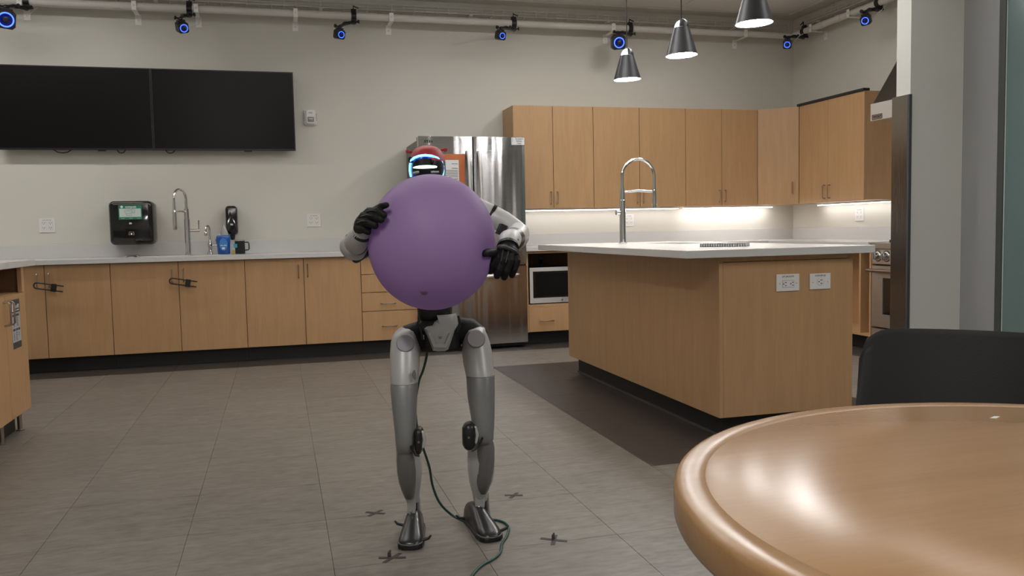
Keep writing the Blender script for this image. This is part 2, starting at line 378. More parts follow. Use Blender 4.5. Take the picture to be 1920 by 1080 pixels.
base_cab('maple two-door base cabinet next to the recycling station, partly hidden by it', -2.15, -1.2385, [('door', -2.15, -1.69, ZB, ZT, -1.737, .70), ('door', -1.69, -1.2385, ZB, ZT, -1.656, .703)], GB)
base_cab('maple two-door sink base cabinet under the tall chrome faucet', -1.2385, -.2614, [('door', -1.2385, -.7532, ZB, ZT, -.799, .705), ('door', -.7532, -.2614, ZB, ZT, -.716, .708)], GB)
base_cab('maple two-door base cabinet between the sink cabinet and the drawers', -.2614, .6444, [('door', -.2614, .191, ZB, ZT, .149, .708), ('door', .191, .6444, ZB, ZT, .221, .712)], GB)
base_cab('maple four-drawer base cabinet behind the balloon, left of the fridge', .6444, 1.105, [('drawer', .6444, 1.105, .663, ZT, .87, .75), ('drawer', .6444, 1.105, .513, .663, .87, .59), ('drawer', .6444, 1.105, .358, .513, .862, .42), ('drawer', .6444, 1.105, ZB, .358, .868, .232)], GB)
base_cab('maple base cabinet at the far left end of the back run', -3.05, -2.15, [('door', -3.05, -2.6, ZB, ZT, -2.65, .70), ('door', -2.6, -2.15, ZB, ZT, -2.56, .70)], GB)
# microwave cabinet with open niche
t = thing('microwave_cabinet', 'maple base cabinet with an open microwave niche over one drawer', 'cabinet', (2.42, 7.3, 0))
obj('body', MB().box(2.055, YC, ZB, 2.073, YW-.001, ZT).box(2.78, YC, ZB, 2.80, YW-.001, ZT).box(2.073, YC, ZT-.02, 2.78, YW-.001, ZT).box(2.073, YC+.021, ZB, 2.78, YW-.001, .33), 'wood', t)
obj('niche_lining', MB().box(2.074, YC+.55, .353, 2.779, YC+.56, ZT-.021).box(2.0731, YC+.02, .353, 2.0761, YC+.55, ZT-.021), 'wood_dark', t)
obj('shelf', MB().box(2.0735, YC, .3305, 2.7795, YC+.55, .352), 'wood', t, bevel=.001)
d = obj('drawer', MB().box(2.075, YC, ZB+.002, 2.7985, YC+.020, .329), 'wood', t, bevel=.0012); pull((2.236, YC, .208), d, (1, 0, 0), .115)
obj('toe_kick', MB().box(2.055, YC+.07, .001, 4.40, YC+.085, ZB-.001), 'kick', t)
mw = thing('microwave', 'stainless microwave oven with dark glass door in the open niche', 'microwave', (2.37, 7.25, .352))
obj('casing', MB().box(2.092, YC+.045, .362, 2.645, YC+.42, .668), 'black', mw, bevel=.004)
for x in (2.12, 2.62):
    for y in (YC+.07, YC+.38): obj('foot', MB().cyl((x, y, .3522), (x, y, .3622), .012, n=10), 'black', mw)
door = MB()
X0, X1, Z0, Z1 = 2.09, 2.647, .362, .672
for b in ((X0, Z0, X1, Z0+.045), (X0, Z1-.034, X1, Z1), (X0, Z0+.045, X0+.03, Z1-.034), (2.53, Z0+.045, X1, Z1-.034)): door.box(b[0], YC+.012, b[1], b[2], YC+.044, b[3])
dd = obj('door_frame', door, 'steel2', mw)
obj('door_glass', MB().box(X0+.0301, YC+.016, Z0+.0451, 2.5299, YC+.043, Z1-.0341), 'gloss_black', mw)
obj('mesh_window', MB().box(X0+.06, YC+.0145, Z0+.06, 2.50, YC+.0159, Z1-.05), 'screen', dd)
obj('badge', MB().cyl((2.385, YC+.0118, Z0+.022), (2.385, YC+.010, Z0+.022), .009, n=20), 'nickel', dd)
# hidden-behind-island corner run and open cabinet beside the range
t = thing('corner_base_cabinet', 'plain maple base cabinet run behind the island', 'cabinet', (3.6, 7.3, 0))
obj('body', MB().box(2.8005, YC, ZB, XR-.001, YW-.001, ZT), 'wood', t)
t = thing('open_base_cabinet', 'open doorless maple base cabinet between the corner and the range', 'cabinet', (4.76, 6.3, 0))
obj('side_panel', MB().box(4.43, 5.60, ZB, XR-.001, 5.618, ZT), 'wood', t); obj('divider', MB().box(4.43, 5.72, ZB+.019, XR-.02, 5.738, ZT), 'wood', t)
obj('side_panel', MB().box(4.43, 6.997, ZB, XR-.001, 7.015, ZT), 'wood', t)
obj('bottom_panel', MB().box(4.43, 5.6185, ZB, XR-.001, 6.9965, ZB+.018), 'wood', t)
obj('back_panel', MB().box(4.80, 5.6185, ZB+.0185, 4.812, 6.9965, ZT), 'wood', t)
obj('toe_kick', MB().box(4.50, 5.60, .001, 4.515, 7.08, ZB-.001), 'kick', t)

# countertops and backsplashes
ZC0, ZK = .816, .852
def sink_top(name, x0, y0, x1, y1, z0, z1, h, label):
    a, b, c, d = h; mb = MB().box(x0, y0, z0, x1, b, z1).box(x0, d, z0, x1, y1, z1).box(x0, b, z0, a, d, z1).box(c, b, z0, x1, d, z1)
    return tag(obj(name, mb, 'quartz', bevel=.002), label, 'countertop')
def sink(label, a, b, c, d, z):
    t = thing('sink', label, 'sink', ((a+c)/2, (b+d)/2, z-.2)); e = .012
    # undermount basin: walls and bottom
    obj('basin', MB().box(a-e, b-e, z-.2, a, d+e, z-.0015).box(c, b-e, z-.2, c+e, d+e, z-.0015).box(a, b-e, z-.2, c, b, z-.0015).box(a, d, z-.2, c, d+e, z-.0015).box(a-e, b-e, z-.212, c+e, d+e, z-.2), 'steel2', t)
    obj('drain', MB().lathe(((a+c)/2, (b+d)/2, z-.2), [(.045, 0), (.045, .003), (.03, .004), (.02, .001)], 24), 'chrome', t, 40)
HS = (-1.13, 7.10, -.42, 7.40)
sink_top('countertop', -3.05, YC-.033, 1.108, YW-.0005, ZC0, ZK, HS, 'long white quartz countertop on the left base cabinets')
t = tag(obj('backsplash', MB().box(-3.05, YW-.021, ZK+.0005, 1.108, YW-.0005, .962), 'quartz', bevel=.001), 'low white quartz backsplash behind the sink counter', 'backsplash')
tag(obj('corner_countertop', MB().box(2.052, YC-.033, ZC0, XR-.0005, YW-.0005, ZK).box(4.40, 5.595, ZC0, XR-.0005, YC-.0335, ZK), 'quartz', bevel=.002), 'white quartz countertop turning the corner to the range', 'countertop')
tag(obj('corner_backsplash', MB().box(2.052, YW-.021, ZK+.0005, XR-.0005, YW-.0005, .962).box(XR-.021, 5.0, ZK+.0005, XR-.0005, YW-.0215, .962), 'quartz', bevel=.001), 'low white quartz backsplash lit by the strips under the upper cabinets', 'backsplash')

# ================================================================== UPPER CABINETS
YU, ZU, ZUT = 7.277, 1.190, 2.098
GU = 'maple upper cabinets on the back wall'
def upper(label, x0, x1, xm, hz=1.283):
    t = thing('upper_cabinet', label, 'cabinet', ((x0+x1)/2, (YU+YW)/2, ZU), GU)
    obj('body', MB().box(x0+.0005, YU+.021, ZU+.004, x1-.0005, YW-.001, ZUT), 'wood', t)
    for a, b, h in ((x0, xm, xm-.028), (xm, x1, xm+.032)):
        d = obj('door', MB().box(a+.0022, YU, ZU, b-.0022, YU+.020, ZUT), 'wood', t, bevel=.0012); pull((h, YU, hz), d, (0, 0, 1), .105)
upper('maple upper cabinet right above the fridge side, leftmost of the uppers', 2.036, 2.79, 2.405)
upper('maple two-door upper cabinet above the island faucet', 2.7905, 3.709, 3.243)
upper('narrower maple two-door upper cabinet beside the corner cabinet', 3.7095, 4.468, 4.085)
# corner cabinet with slanted door
t = thing('corner_upper_cabinet', 'maple upper corner cabinet with one slanted door', 'cabinet', (4.8, 7.35, ZU))
XD, YD = 4.749, 7.02
obj('body', MB().prism([(4.469, YU+.022, ZU+.004), (XD+.012, YD+.022, ZU+.004), (XR-.001, YD+.022, ZU+.004), (XR-.001, YW-.001, ZU+.004), (4.469, YW-.001, ZU+.004)], (0, 0, ZUT-ZU-.004)), 'wood', t)
v = Vector((XD-4.468, YD-YU, 0)).normalized(); n = Vector((v.y, -v.x, 0)); A = Vector((4.468, YU, ZU))+v*.002; B = Vector((XD, YD, ZU))-v*.002
d = obj('door', MB().prism([A, B, B-n*.02, A-n*.02], (0, 0, ZUT-ZU)), 'wood', t, bevel=.001)
c = B-v*.055+Vector((0, 0, .10)); hm = MB().tube([c, c+n*.022, c+n*.03+Vector((0, 0, .008)), c+n*.03+Vector((0, 0, .097)), c+n*.022+Vector((0, 0, .105)), c+Vector((0, 0, .105))], .0048, 8); obj('handle', hm, 'nickel', d, 40)
# right-wall upper
t = thing('side_upper_cabinet', 'maple two-door upper cabinet on the side wall, dark strip along its top', 'cabinet', (4.9, 6.55, ZU))
obj('body', MB().box(XD+.021, 6.10, ZU+.004, XR-.001, YD+.020, ZUT), 'wood', t)
ym = atX(1552, 290, XD).y
for a, b, h in ((6.10, ym, ym-.036), (ym, YD-.004, ym+.034)):
    d = obj('door', MB().box(XD, a+.0015, ZU, XD+.020, b-.0015, ZUT), 'wood', t, bevel=.0012); pull((XD, h, 1.285), d, (0, 0, 1), .115, '-X')
obj('top_strip', MB().box(XD-.012, 6.10, ZUT+.001, XD+.05, YD+.02, ZUT+.022), 'black', t)
# under-cabinet light strips
def strip(label, b, m, x_axis=True):
    t = thing('under_cabinet_light', label, 'light', ((b[0]+b[2])/2, (b[1]+b[3])/2, b[4]))
    obj('housing', MB().box(b[0], b[1], b[4]+.006, b[2], b[3], ZU+.0035), 'white_metal', t)
    obj('diffuser', MB().box(b[0]+.005, b[1]+.005, b[4], b[2]-.005, b[3]-.005, b[4]+.0055), m, t)
strip('long dimmer light strip under the back wall upper cabinets', (2.06, 7.50, 3.75, 7.54, 1.172), 'strip_dim')
strip('bright light strip under the uppers next to the corner', (3.80, 7.50, 4.78, 7.54, 1.172), 'strip')
strip('light strip under the side wall upper cabinet', (5.00, 6.12, 5.04, 7.10, 1.172), 'strip_dim')

# ================================================================== FRIDGE
fx0, fx1, fy, fz = 1.132, 2.034, 6.907, 1.780
fr = thing('refrigerator', 'stainless steel french-door refrigerator with a bottom freezer drawer', 'refrigerator', (1.586, 7.25, 0))
obj('cabinet_body', MB().box(fx0+.004, fy+.075, .03, fx1-.004, YW-.02, fz-.022), 'steel_dark', fr, bevel=.004)
obj('base_grille', MB().box(fx0+.02, fy+.05, .012, fx1-.02, fy+.10, .05), 'black', fr)
for x in (fx0+.05, fx1-.05): obj('hinge_cover', MB().box(x-.045, fy+.02, fz-.021, x+.045, fy+.14, fz+.004), 'steel_dark', fr, bevel=.004)
for x in (fx0+.06, fx1-.06):
    for y in (fy+.12, YW-.1): obj('foot', MB().cyl((x, y, 0.0), (x, y, .03), .02, n=12), 'black', fr)
def curved_door(x0, x1, z0, z1):
    xm = (fx0+fx1)/2; pts = []
    n = 14
    for i in range(n+1):
        x = x0+(x1-x0)*i/n; q = (x-xm)/(fx1-fx0)*2; pts.append((x, fy-.0+.012*q*q-.0, 0))
    e = .006
    pts[0] = (x0, pts[0][1]+e, 0); pts[-1] = (x1, pts[-1][1]+e, 0)
    pts = pts[:1]+[(x0+e*.4, pts[1][1]*0+pts[0][1]-e*.8, 0)]+pts[1:-1]+[(x1-e*.4, pts[-1][1]-e*.8, 0)]+pts[-1:]
    poly = [(x, y, z0) for x, y, _ in pts]+[(x1, fy+.07, z0), (x0, fy+.07, z0)]
    return MB().prism(poly, (0, 0, z1-z0))
xm = 1.585
dl = obj('left_door', curved_door(fx0, xm-.003, .712, fz), 'steel', fr, 30); dr = obj('right_door', curved_door(xm+.003, fx1, .712, fz), 'steel', fr, 30)
fd = obj('freezer_drawer', curved_door(fx0, fx1, .045, .698), 'steel', fr, 30)
for s, d in ((-1, dl), (1, dr)):
    x = xm+s*.048; p = []
    for i in range(15):
        q = i/14; p.append((x, fy-.012-.052*math.sin(PI*q)**.5, .80+q*.86))
    mbh = MB(); rs = []
    for q in p: rs.append([Vector(q)+Vector((a, b, 0)) for a, b in ((-.013, .006), (-.013, -.004), (-.007, -.009), (.007, -.009), (.013, -.004), (.013, .006))])
    obj('handle', mbh.rings(rs), 'steel2', d, 40)
p = [(1.20+.76*i/14, fy-.010-.05*math.sin(PI*i/14)**.5, .622) for i in range(15)]
obj('handle', MB().rings([[Vector(q)+Vector((0, b, a)) for a, b in ((-.014, .006), (-.014, -.004), (-.007, -.009), (.007, -.009), (.014, -.004), (.014, .006))] for q in p]), 'steel2', fd, 40)
lettering('ST16', (1.217, fy+.001, 1.738), .028, '-Y', 'ink', dl, 'marker_writing', fit=.070)
st = tag(obj('name_sticker', MB().box(1.918, fy+.0035, 1.715, 2.030, fy+.0045, 1.776), 'paper'), 'small white name sticker in the top corner of the right fridge door', 'sticker')
lettering('The Stanford\nRobotics\nCenter', (1.985, fy+.003, 1.746), .018, '-Y', 'ink', st, fit=.07)
lettering('Z\nU\n\\', (1.928, fy+.003, 1.746), .017, '-Y', 'ink', st, fit=.008)
nt_ = thing('taped_notice', 'white printed notice held to the fridge with orange tape strips', 'notice', (1.38, fy-.003, 1.5))
yy = fy-.004
obj('sheet', MB().box(1.235, yy+.001, 1.30, 1.462, yy+.0018, 1.588), 'paper', nt_)
obj('tape_strip', MB().box(1.20, yy-.0005, 1.588, 1.516, yy+.0005, 1.636), 'orange', nt_)
obj('tape_strip', MB().box(1.462, yy-.0015, 1.28, 1.512, yy-.0006, 1.612), 'orange', nt_)
for k, (wd, zz) in enumerate([(.05, 1.555), (.05, 1.518), (.17, 1.500), (.15, 1.488), (.17, 1.474), (.16, 1.462), (.10, 1.448), (.17, 1.43), (.15, 1.418), (.12, 1.404), (.16, 1.38), (.14, 1.366)]):
    obj('print_line', MB().box(1.452-wd, yy-.0001, zz, 1.452, yy+.0009, zz+.0035), 'ink', nt_)

# ================================================================== ISLAND
IX0, IY0, IY1, IX1 = 1.948, 3.498, 5.614, 2.667
t = thing('kitchen_island', 'large maple island cabinet in the middle of the kitchen', 'island', (2.3, 4.55, 0))
obj('long_side_panel', MB().box(IX0, IY0+.0005, ZB, IX0+.02, IY1, .861), 'wood', t, bevel=.001)
obj('end_panel', MB().box(IX0+.0205, IY0, ZB, IX1-.021, IY0+.02, .836), 'wood', t, bevel=.001)
obj('top_rail', MB().box(IX0+.0205, IY0+.004, .838, IX1-.021, IY0+.022, .861), 'wood', t)
obj('end_stile', MB().box(IX1-.020, IY0+.003, ZB, IX1, IY0+.02, .861), 'wood', t, bevel=.001)
obj('core', MB().box(IX0+.021, IY0+.023, ZB, IX1-.022, IY1-.001, .64), 'wood_in', t)
obj('inner_side_panel', MB().box(IX1-.0215, IY0+.0205, ZB, IX1, IY1, .861), 'wood', t)
obj('far_panel', MB().box(IX0+.0205, IY1-.02, .641, IX1-.022, IY1, .861), 'wood', t)
obj('toe_kick', MB().box(IX0+.052, IY0+.07, .002, IX1-.05, IY1-.05, ZB-.001), 'kick', t)
obj('kick_edge', MB().box(IX0+.044, IY0+.062, .0005, IX0+.0515, IY1-.05, .012).box(IX0+.044, IY0+.062, .0005, IX1-.05, IY0+.0695, .012), 'kick_edge', t)
IS = (2.36, 4.75, 2.62, 5.25)
sink_top('island_countertop', 1.750, 3.440, 2.745, 5.665, .862, .898, (2.36, 4.75, 2.62, 5.25), 'thick white quartz island top overhanging its cabinet')
sink('undermount steel sink in the island top beside its faucet', *IS, .861)
sink('wide undermount steel sink in the long back counter', -1.13, 7.10, -.42, 7.40, ZC0)
def faucet_arch(label, base, d, h_arch, r, wpost, droph, col='chrome', brace=True):
    b = Vector(base); d = Vector(d).normalized(); Z = Vector((0, 0, 1)); t = thing('faucet', label, 'faucet', b)
    hp = h_arch-r
    obj('base_flange', MB().lathe(b, [(.028, 0), (.028, .006), (.022, .010)], 28), col, t, 40)
    obj('post', MB().lathe(b+Z*.0105, [(wpost, 0), (wpost, hp*.62), (wpost*.82, hp*.62+.003), (wpost*.82, hp*.80)], 28), col, t, 40)
    arc = [b+Z*(hp*.80+.0105), b+Z*hp]+[b+d*(r-r*math.cos(PI*i/16))+Z*(hp+r*math.sin(PI*i/16)) for i in range(1, 17)]+[b+d*2*r+Z*(hp*.80)]
    obj('spout_hose', MB().tube(arc, .0105, 14), col, t, 50)
    p = b+d*2*r
    obj('spray_head', MB().lathe(p+Z*(hp*.80-droph), [(.014, 0), (.0155, .01), (.015, droph-.02), (.0125, droph)], 24), col, t, 40)
    if brace:
        obj('brace', MB().tube([b+d*wpost*.7+Z*(hp*.77), b+d*r+Z*(hp*.785), p-d*.012+Z*(hp*.77)], [.007, .009, .007], 12), col, t, 40)
    return t, hp
b = atZ(1168, 458, .898)
b = Vector((2.20, b.y*2.20/b.x, .8985))
ft, hp = faucet_arch('tall arched professional chrome faucet on the island top', b, (1, -.05, 0), .555, .112, .021, .125)
obj('lever', MB().tube([b+Vector((-.021, 0, .205)), b+Vector((-.046, 0, .205))], .017, 18).tube([b+Vector((-.036, 0, .205)), b+Vector((-.06, -.03, .215))], .005, 8), 'chrome', ft, 40)
b = Vector((-.715, 7.455, ZK+.0005))
ft, hp = faucet_arch('tall chrome pull-down faucet at the long back counter', b, (-.62, -1, 0), .535, .075, .022, .16)
obj('lever', MB().tube([b+Vector((.02, 0, .20)), b+Vector((.095, 0, .20))], .014, 16).tube([b+Vector((.088, 0, .21)), b+Vector((.090, -.004, .285))], [.005, .007], 10), 'chrome', ft, 40)
# small filtered-water tap
b = Vector((-.545, 7.47, ZK+.0005)); tp = thing('small_tap', 'small curved chrome water tap between faucet and soap bottle', 'tap', b)
obj('tap_body', MB().lathe(b, [(.026, 0), (.024, .01), (.017, .03), (.016, .06), (.02, .075), (.013, .10), (.008, .12)], 24), 'chrome', tp, 40)
obj('spout', MB().tube([b+Vector((0, 0, .11)), b+Vector((0, 0, .20))]+[b+Vector((-.012*(1-math.cos(PI*i/10))*1, -.030*(1-math.cos(PI*i/10)), .205+.032*math.sin(PI*i/10))) for i in range(1, 11)]+[b+Vector((-.026, -.06, .185)), ], .0075, 12), 'chrome', tp, 50)
obj('spout_tip', MB().lathe(b+Vector((-.026, -.06, .155)), [(.010, 0), (.013, .006), (.013, .03), (.008, .036)], 18), 'chrome', tp, 40)
obj('lever', MB().tube([b+Vector((.012, 0, .075)), b+Vector((.062, 0, .075))], .0085, 12).tube([b+Vector((.05, 0, .078)), b+Vector((.046, 0, .125))], [.004, .008], 10), 'chrome', tp, 40)

# ---- things on the left counter
# dish soap
b = Vector((-.435, 7.42, ZK+.0005)); sb = thing('dish_soap_bottle', 'blue dish soap bottle with clear pointed cap', 'bottle', b)
rs = []
for z, rx, ry in [(0, .042, .022), (.006, .049, .026), (.05, .051, .028), (.10, .054, .029), (.135, .057, .028), (.152, .053, .025), (.156, .044, .022)]:
    rs.append([b+Vector((rx*math.cos(2*PI*j/32), ry*math.sin(2*PI*j/32), z)) for j in range(32)])
obj('bottle_body', MB().rings(rs), 'soap', sb, 60)
rs = []
for z, rx, ry in [(.157, .038, .022), (.165, .036, .022), (.19, .028, .02), (.215, .018, .015), (.228, .010, .010), (.245, .009, .009)]:
    rs.append([b+Vector((.006+rx*math.cos(2*PI*j/24), ry*math.sin(2*PI*j/24), z)) for j in range(24)])
obj('cap', MB().rings(rs), 'clear', sb, 60)
rs = MB(); cx, cz = -.435, ZK+.082
rs.prism([(cx+.032*math.cos(2*PI*i/28), 7.3925, cz+.052*math.sin(2*PI*i/28)) for i in range(28)], (0, -.0022, 0)); obj('label', rs, 'soap_label', sb)
lettering('ultra dish', (cx, 7.3896, cz-.008), .014, '-Y', 'white_ink', sb, fit=.05, bold=.0004)
obj('label_patch', MB().box(cx-.012, 7.3887, cz-.04, cx+.010, 7.3902, cz-.024), 'white_ink', sb)
# wall soap dispenser
sd = thing('soap_dispenser', 'black wall-mounted soap dispenser above the mug', 'dispenser', (-.37, 7.57, .97))
def rbox(x0, x1, y0, y1, z0, z1, r, n=6, taper=0):
    pts = []
    for cx, cz, a0 in ((x1-r, z1-r, 0), (x0+r, z1-r, PI/2), (x0+r, z0+r, PI), (x1-r, z0+r, 3*PI/2)):
        for i in range(n+1):
            a = a0+PI/2*i/n; pts.append((cx+r*math.cos(a), cz+r*math.sin(a)))
    cx, cz = (x0+x1)/2, (z0+z1)/2
    rr = []
    for y, k in ((y1, 1), (y0+.02, 1), (y0+.006, 1-taper*.5), (y0, 1-taper)):
        rr.append([(cx+(px-cx)*k, y, cz+(pz-cz)*k) for px, pz in pts])
    return MB().rings(rr)
a, c = atY(421, 386, 7.52), atY(446, 440, 7.52)
obj('cover', rbox(a.x+.003, c.x+.003, 7.505, YW-.001, c.z, a.z, .03, taper=.14), 'gloss_black', sd, 45)
obj('nozzle', MB().lathe(((a.x+c.x)/2+.004, 7.55, c.z-.043), [(.014, 0), (.020, .012), (.022, .0425)], 20), 'black', sd, 40)
lettering('m', ((a.x+c.x)/2+.003, 7.5035, c.z+.088), .028, '-Y', 'white_ink', sd, 'emblem', bold=.001)
# mug, sponge
b = Vector((-.305, 7.40, ZK+.0005)); mg = thing('mug', 'black travel mug with a handle and teal tag on the counter', 'mug', b)
obj('mug_body', MB().lathe(b, [(.036, 0), (.040, .004), (.041, .10), (.041, .106)], 32), 'black', mg, 50)
obj('lid', MB().lathe(b+Vector((0, 0, .1065)), [(.042, 0), (.042, .008), (.036, .010)], 32), 'clear', mg, 50)
obj('handle', MB().tube([b+Vector((.038, -.01, .095)), b+Vector((.068, -.015, .094)), b+Vector((.072, -.015, .085)), b+Vector((.072, -.015, .040)), b+Vector((.066, -.015, .032)), b+Vector((.038, -.01, .030))], .005, 10), 'black', mg, 40)
obj('teal_tag', MB().box(b.x-.048, b.y-.046, b.z+.052, b.x-.020, b.y-.0425, b.z+.084), 'teal', mg)
tag(obj('sponge', MB().box(-.372, 7.385, ZK+.0005, -.350, 7.43, ZK+.032), 'yellow', bevel=.006), 'small yellow sponge between soap bottle and mug', 'sponge')
tag(obj('drain_strainer', MB().lathe((-1.085, 7.06, ZK+.0005), [(.055, 0), (.06, .006), (.05, .016), (.035, .02)], 24), 'chrome', None, 40), 'round metal sink strainer lying at the counter edge', 'strainer')
# paper towel dispenser
a, c = atY(203.5, 376, 7.43), atY(287.5, 460, 7.43)
X0, X1, Z0, Z1 = -1.296, -.967, .948, 1.300
pd = thing('paper_towel_dispenser', 'glossy black wall paper towel dispenser with a green label', 'dispenser', (-1.13, 7.55, Z0))
obj('cover', rbox(X0, X1, 7.41, YW-.001, Z0, Z1, .04, 8, taper=.10), 'gloss_black', pd, 45)
obj('top_bar', MB().box(X0+.035, 7.4075, Z1-.029, X1-.035, 7.4105, Z1-.023), 'nickel', pd)
lb = obj('label_sticker', MB().box(-1.222, 7.4055, 1.151, -1.048, 7.4095, 1.267), 'green', pd)
obj('label_field', MB().box(-1.215, 7.4045, 1.171, -1.055, 7.4053, 1.239), 'pale_green', lb)
lettering('compost', (-1.13, 7.4052, 1.2525), .026, '-Y', 'white_ink', lb, fit=.082, bold=.0006)
obj('leaf_mark', MB().cyl((-1.196, 7.4055, 1.253), (-1.196, 7.4045, 1.253), .010, n=14), 'white_ink', lb)
# drawing on the label: hand with towel over a box
dr_ = MB()
def seg(p, q, wd=.0016, y=7.4042):
    p, q = Vector((p[0], 0, p[1])), Vector((q[0], 0, q[1])); dirv = (q-p).normalized(); nn = Vector((-dirv.z, 0, dirv.x))*wd/2
    dr_.prism([(a.x, y, a.z) for a in (p-nn, q-nn, q+nn, p+nn)], (0, -.0004, 0))
O = (-1.175, 1.178)
for l in [[(0, .048), (0, .030), (.012, .020), (.035, .020), (.052, .026), (.052, .050), (0, .050)], [(.012, .020), (.012, .004), (.048, .004), (.048, .018)], [(.052, .032), (.066, .022), (.074, .036), (.076, .050), (.060, .056), (.044, .054)], [(.006, .040), (.046, .040)], [(.056, .044), (.066, .034)]]:
    for p, q in zip(l, l[1:]): seg((O[0]+p[0], O[1]+p[1]), (O[0]+q[0], O[1]+q[1]))
obj('label_drawing', dr_, 'ink', lb)
for px in (-1.19, -1.13, -1.072): lettering('Recycle', (px, 7.4052, 1.161), .008, '-Y', 'white_ink', lb, 'small_print')
lettering('m', (-1.137, 7.4095, 1.122), .026, '-Y', 'white_ink', pd, 'emblem', bold=.001)
hn = MB(); obj('sensor_icon', hn.cyl((-1.134, 7.4105, 1.035), (-1.134, 7.4085, 1.035), .007, n=12).box(-1.153, 7.4085, 1.050, -1.112, 7.4105, 1.0515), 'white_ink', pd)
lettering('(    )', (-1.134, 7.4095, 1.037), .024, '-Y', 'white_ink', pd, 'sensor_waves')

# ---- cabinet child locks
def lock(label, x0, z0):
    t = thing('cabinet_lock', label, 'lock', (x0+.08, YC-.03, z0), 'cabinet handle locks')
    y = YC-.040; a = math.radians(-10)
    def P(dx, dz): return Vector((x0+dx*math.cos(a)-dz*math.sin(a), y, z0+dx*math.sin(a)+dz*math.cos(a)))
    u = [P(.19, .020), P(.10, .021), P(.015, .021)]+[P(.010-.020*math.sin(PI*i/8), .021*math.cos(PI*i/8)) for i in range(1, 8)]+[P(.015, -.021), P(.10, -.021), P(.19, -.021)]
    obj('lock_cord', MB().tube(u, .0048, 8), 'black', t, 50)
    R = Euler((0, -a, 0)).to_matrix(); obj('slider', MB().obox(P(.125, 0), R, .019, .009, .030), 'black', t, bevel=.004)
    obj('button', MB().cyl(P(.125, 0)+Vector((0, -.009, 0)), P(.125, 0)+Vector((0, -.012, 0)), .010, n=16), 'glove2', t)
lock('black loop lock on the handles beside the recycling station', -1.745, .668)
lock('black loop lock on the two sink cabinet handles', -.806, .668)

# ---- wall plates
def outlet(label, c, face, wd, hg, kind, text=None, group=None):
    Xv, Yv, Zv = [Vector(q) for q in FACE[face]]; c = Vector(c)
    t = thing('outlet_plate', label, 'outlet', c, group)
    def slab(name, cx, cy, hx, hy, z0, z1, m, par, bev=0):
        k = [c+Xv*(cx+sx*hx)+Yv*(cy+sy*hy)+Zv*z0 for sx, sy in ((-1, -1), (1, -1), (1, 1), (-1, 1))]
        return obj(name, MB().prism(k, Zv*(z1-z0)), m, par, bevel=bev)
    slab('plate', 0, 0, wd/2, hg/2, .0005, .006, 'plate', t, .0015)
    def holes(par, cx, cy, s, rot=False):
        for dx, dy, a, b in ((-.007, .004, .0016, .004), (.007, .004, .0016, .0045), (0, -.007, .0025, .0025)):
            if rot: dx, dy, a, b = dy, dx, b, a; dx = dx+ .0; dx = -dx if False else dx
            slab('slot', cx+dx*s, cy+dy*s, a*s, b*s, .0072, .0078, 'slot', par)
    if kind == 'quad':
        for sx in (-1, 1):
            f = slab('receptacle_face', sx*wd*.21, -.003, wd*.145, hg*.30, .0062, .0073, 'plate', t, .001)
            slab('face_shadow', sx*wd*.21, -.003, wd*.155, hg*.312, .0061, .0064, 'sticker_lite', t)
            for sy in (-1, 1): holes(f, sx*wd*.21, -.003+sy*hg*.16, 1)
    elif kind == 'duplex_h':
        slab('face_shadow', .002, -.006, .031, .0165, .0061, .0064, 'slot', t)
        f = slab('receptacle_face', .002, -.006, .030, .0155, .0062, .0073, 'plate', t, .001)
        for sx in (-1, 1): holes(f, .002+sx*.019, -.006, 1, True)
    elif kind == 'round':
        q = c+Yv*(-.002)+Xv*0
        obj('face_shadow', MB().lathe(q+Zv*.0061, [(.0185, 0), (.0185, .0004)], 28, Zv), 'sticker_lite', t)
        f = obj('receptacle_face', MB().lathe(q+Zv*.0062, [(.0172, 0), (.0165, .0012)], 28, Zv), 'plate', t)
        holes(f, 0, -.002, 1.1, True)
    elif kind == 'duplex':
        f = slab('receptacle_face', 0, 0, wd*.28, hg*.34, .0062, .0073, 'black', t, .001)
        for sy in (-1, 1): holes(f, 0, sy*hg*.18, 1)
    for sx in (-1, 1):
        if kind in ('duplex_h', 'round'): slab('screw', sx*wd*.36, -.004, .0018, .0018, .006, .0068, 'nickel', t)
    if text: lettering(text, c+Yv*(hg*.36)+Zv*.0062, .011, face, 'ink', t, fit=wd*.5)
    return t
outlet('white four-socket outlet plate left of the towel dispenser', (-1.792, YW, 1.119), '-Y', .115, .115, 'quad', 'LP-2A16')
outlet('white four-socket outlet plate on the wall left of the balloon', (.309, YW, 1.123), '-Y', .115, .112, 'quad', 'LP-2A18')
outlet('white outlet plate on the lit wall behind the island faucet', (3.276, YW, 1.071), '-Y', .10, .115, 'quad', 'LP-2A20')
outlet('white outlet plate on the lit side wall below the upper cabinet', (XR, 6.592, 1.077), '-X', .115, .115, 'quad', 'LP-2A22')
outlet('white horizontal duplex outlet plate on the island end, left one', (2.305, IY0, .732), '-Y', .123, .080, 'duplex_h', 'LP-2A32/33')
outlet('white round-socket plate on the island end, right one', (2.480, IY0, .732), '-Y', .114, .075, 'round', 'LV-EZ1/1P1-A2')
o = outlet('dark outlet plate inside the microwave niche with a black plug', (2.375, YC+.549, .72), '-Y', .07, .115, 'duplex')
pl = MB().box(2.360, YC+.50, .685, 2.390, YC+.541, .715); obj('plug', pl, 'black', o, bevel=.004)
for ch in o.children:
    if ch.name.startswith('plate'): ch.data.materials[0] = M['sticker_grey']
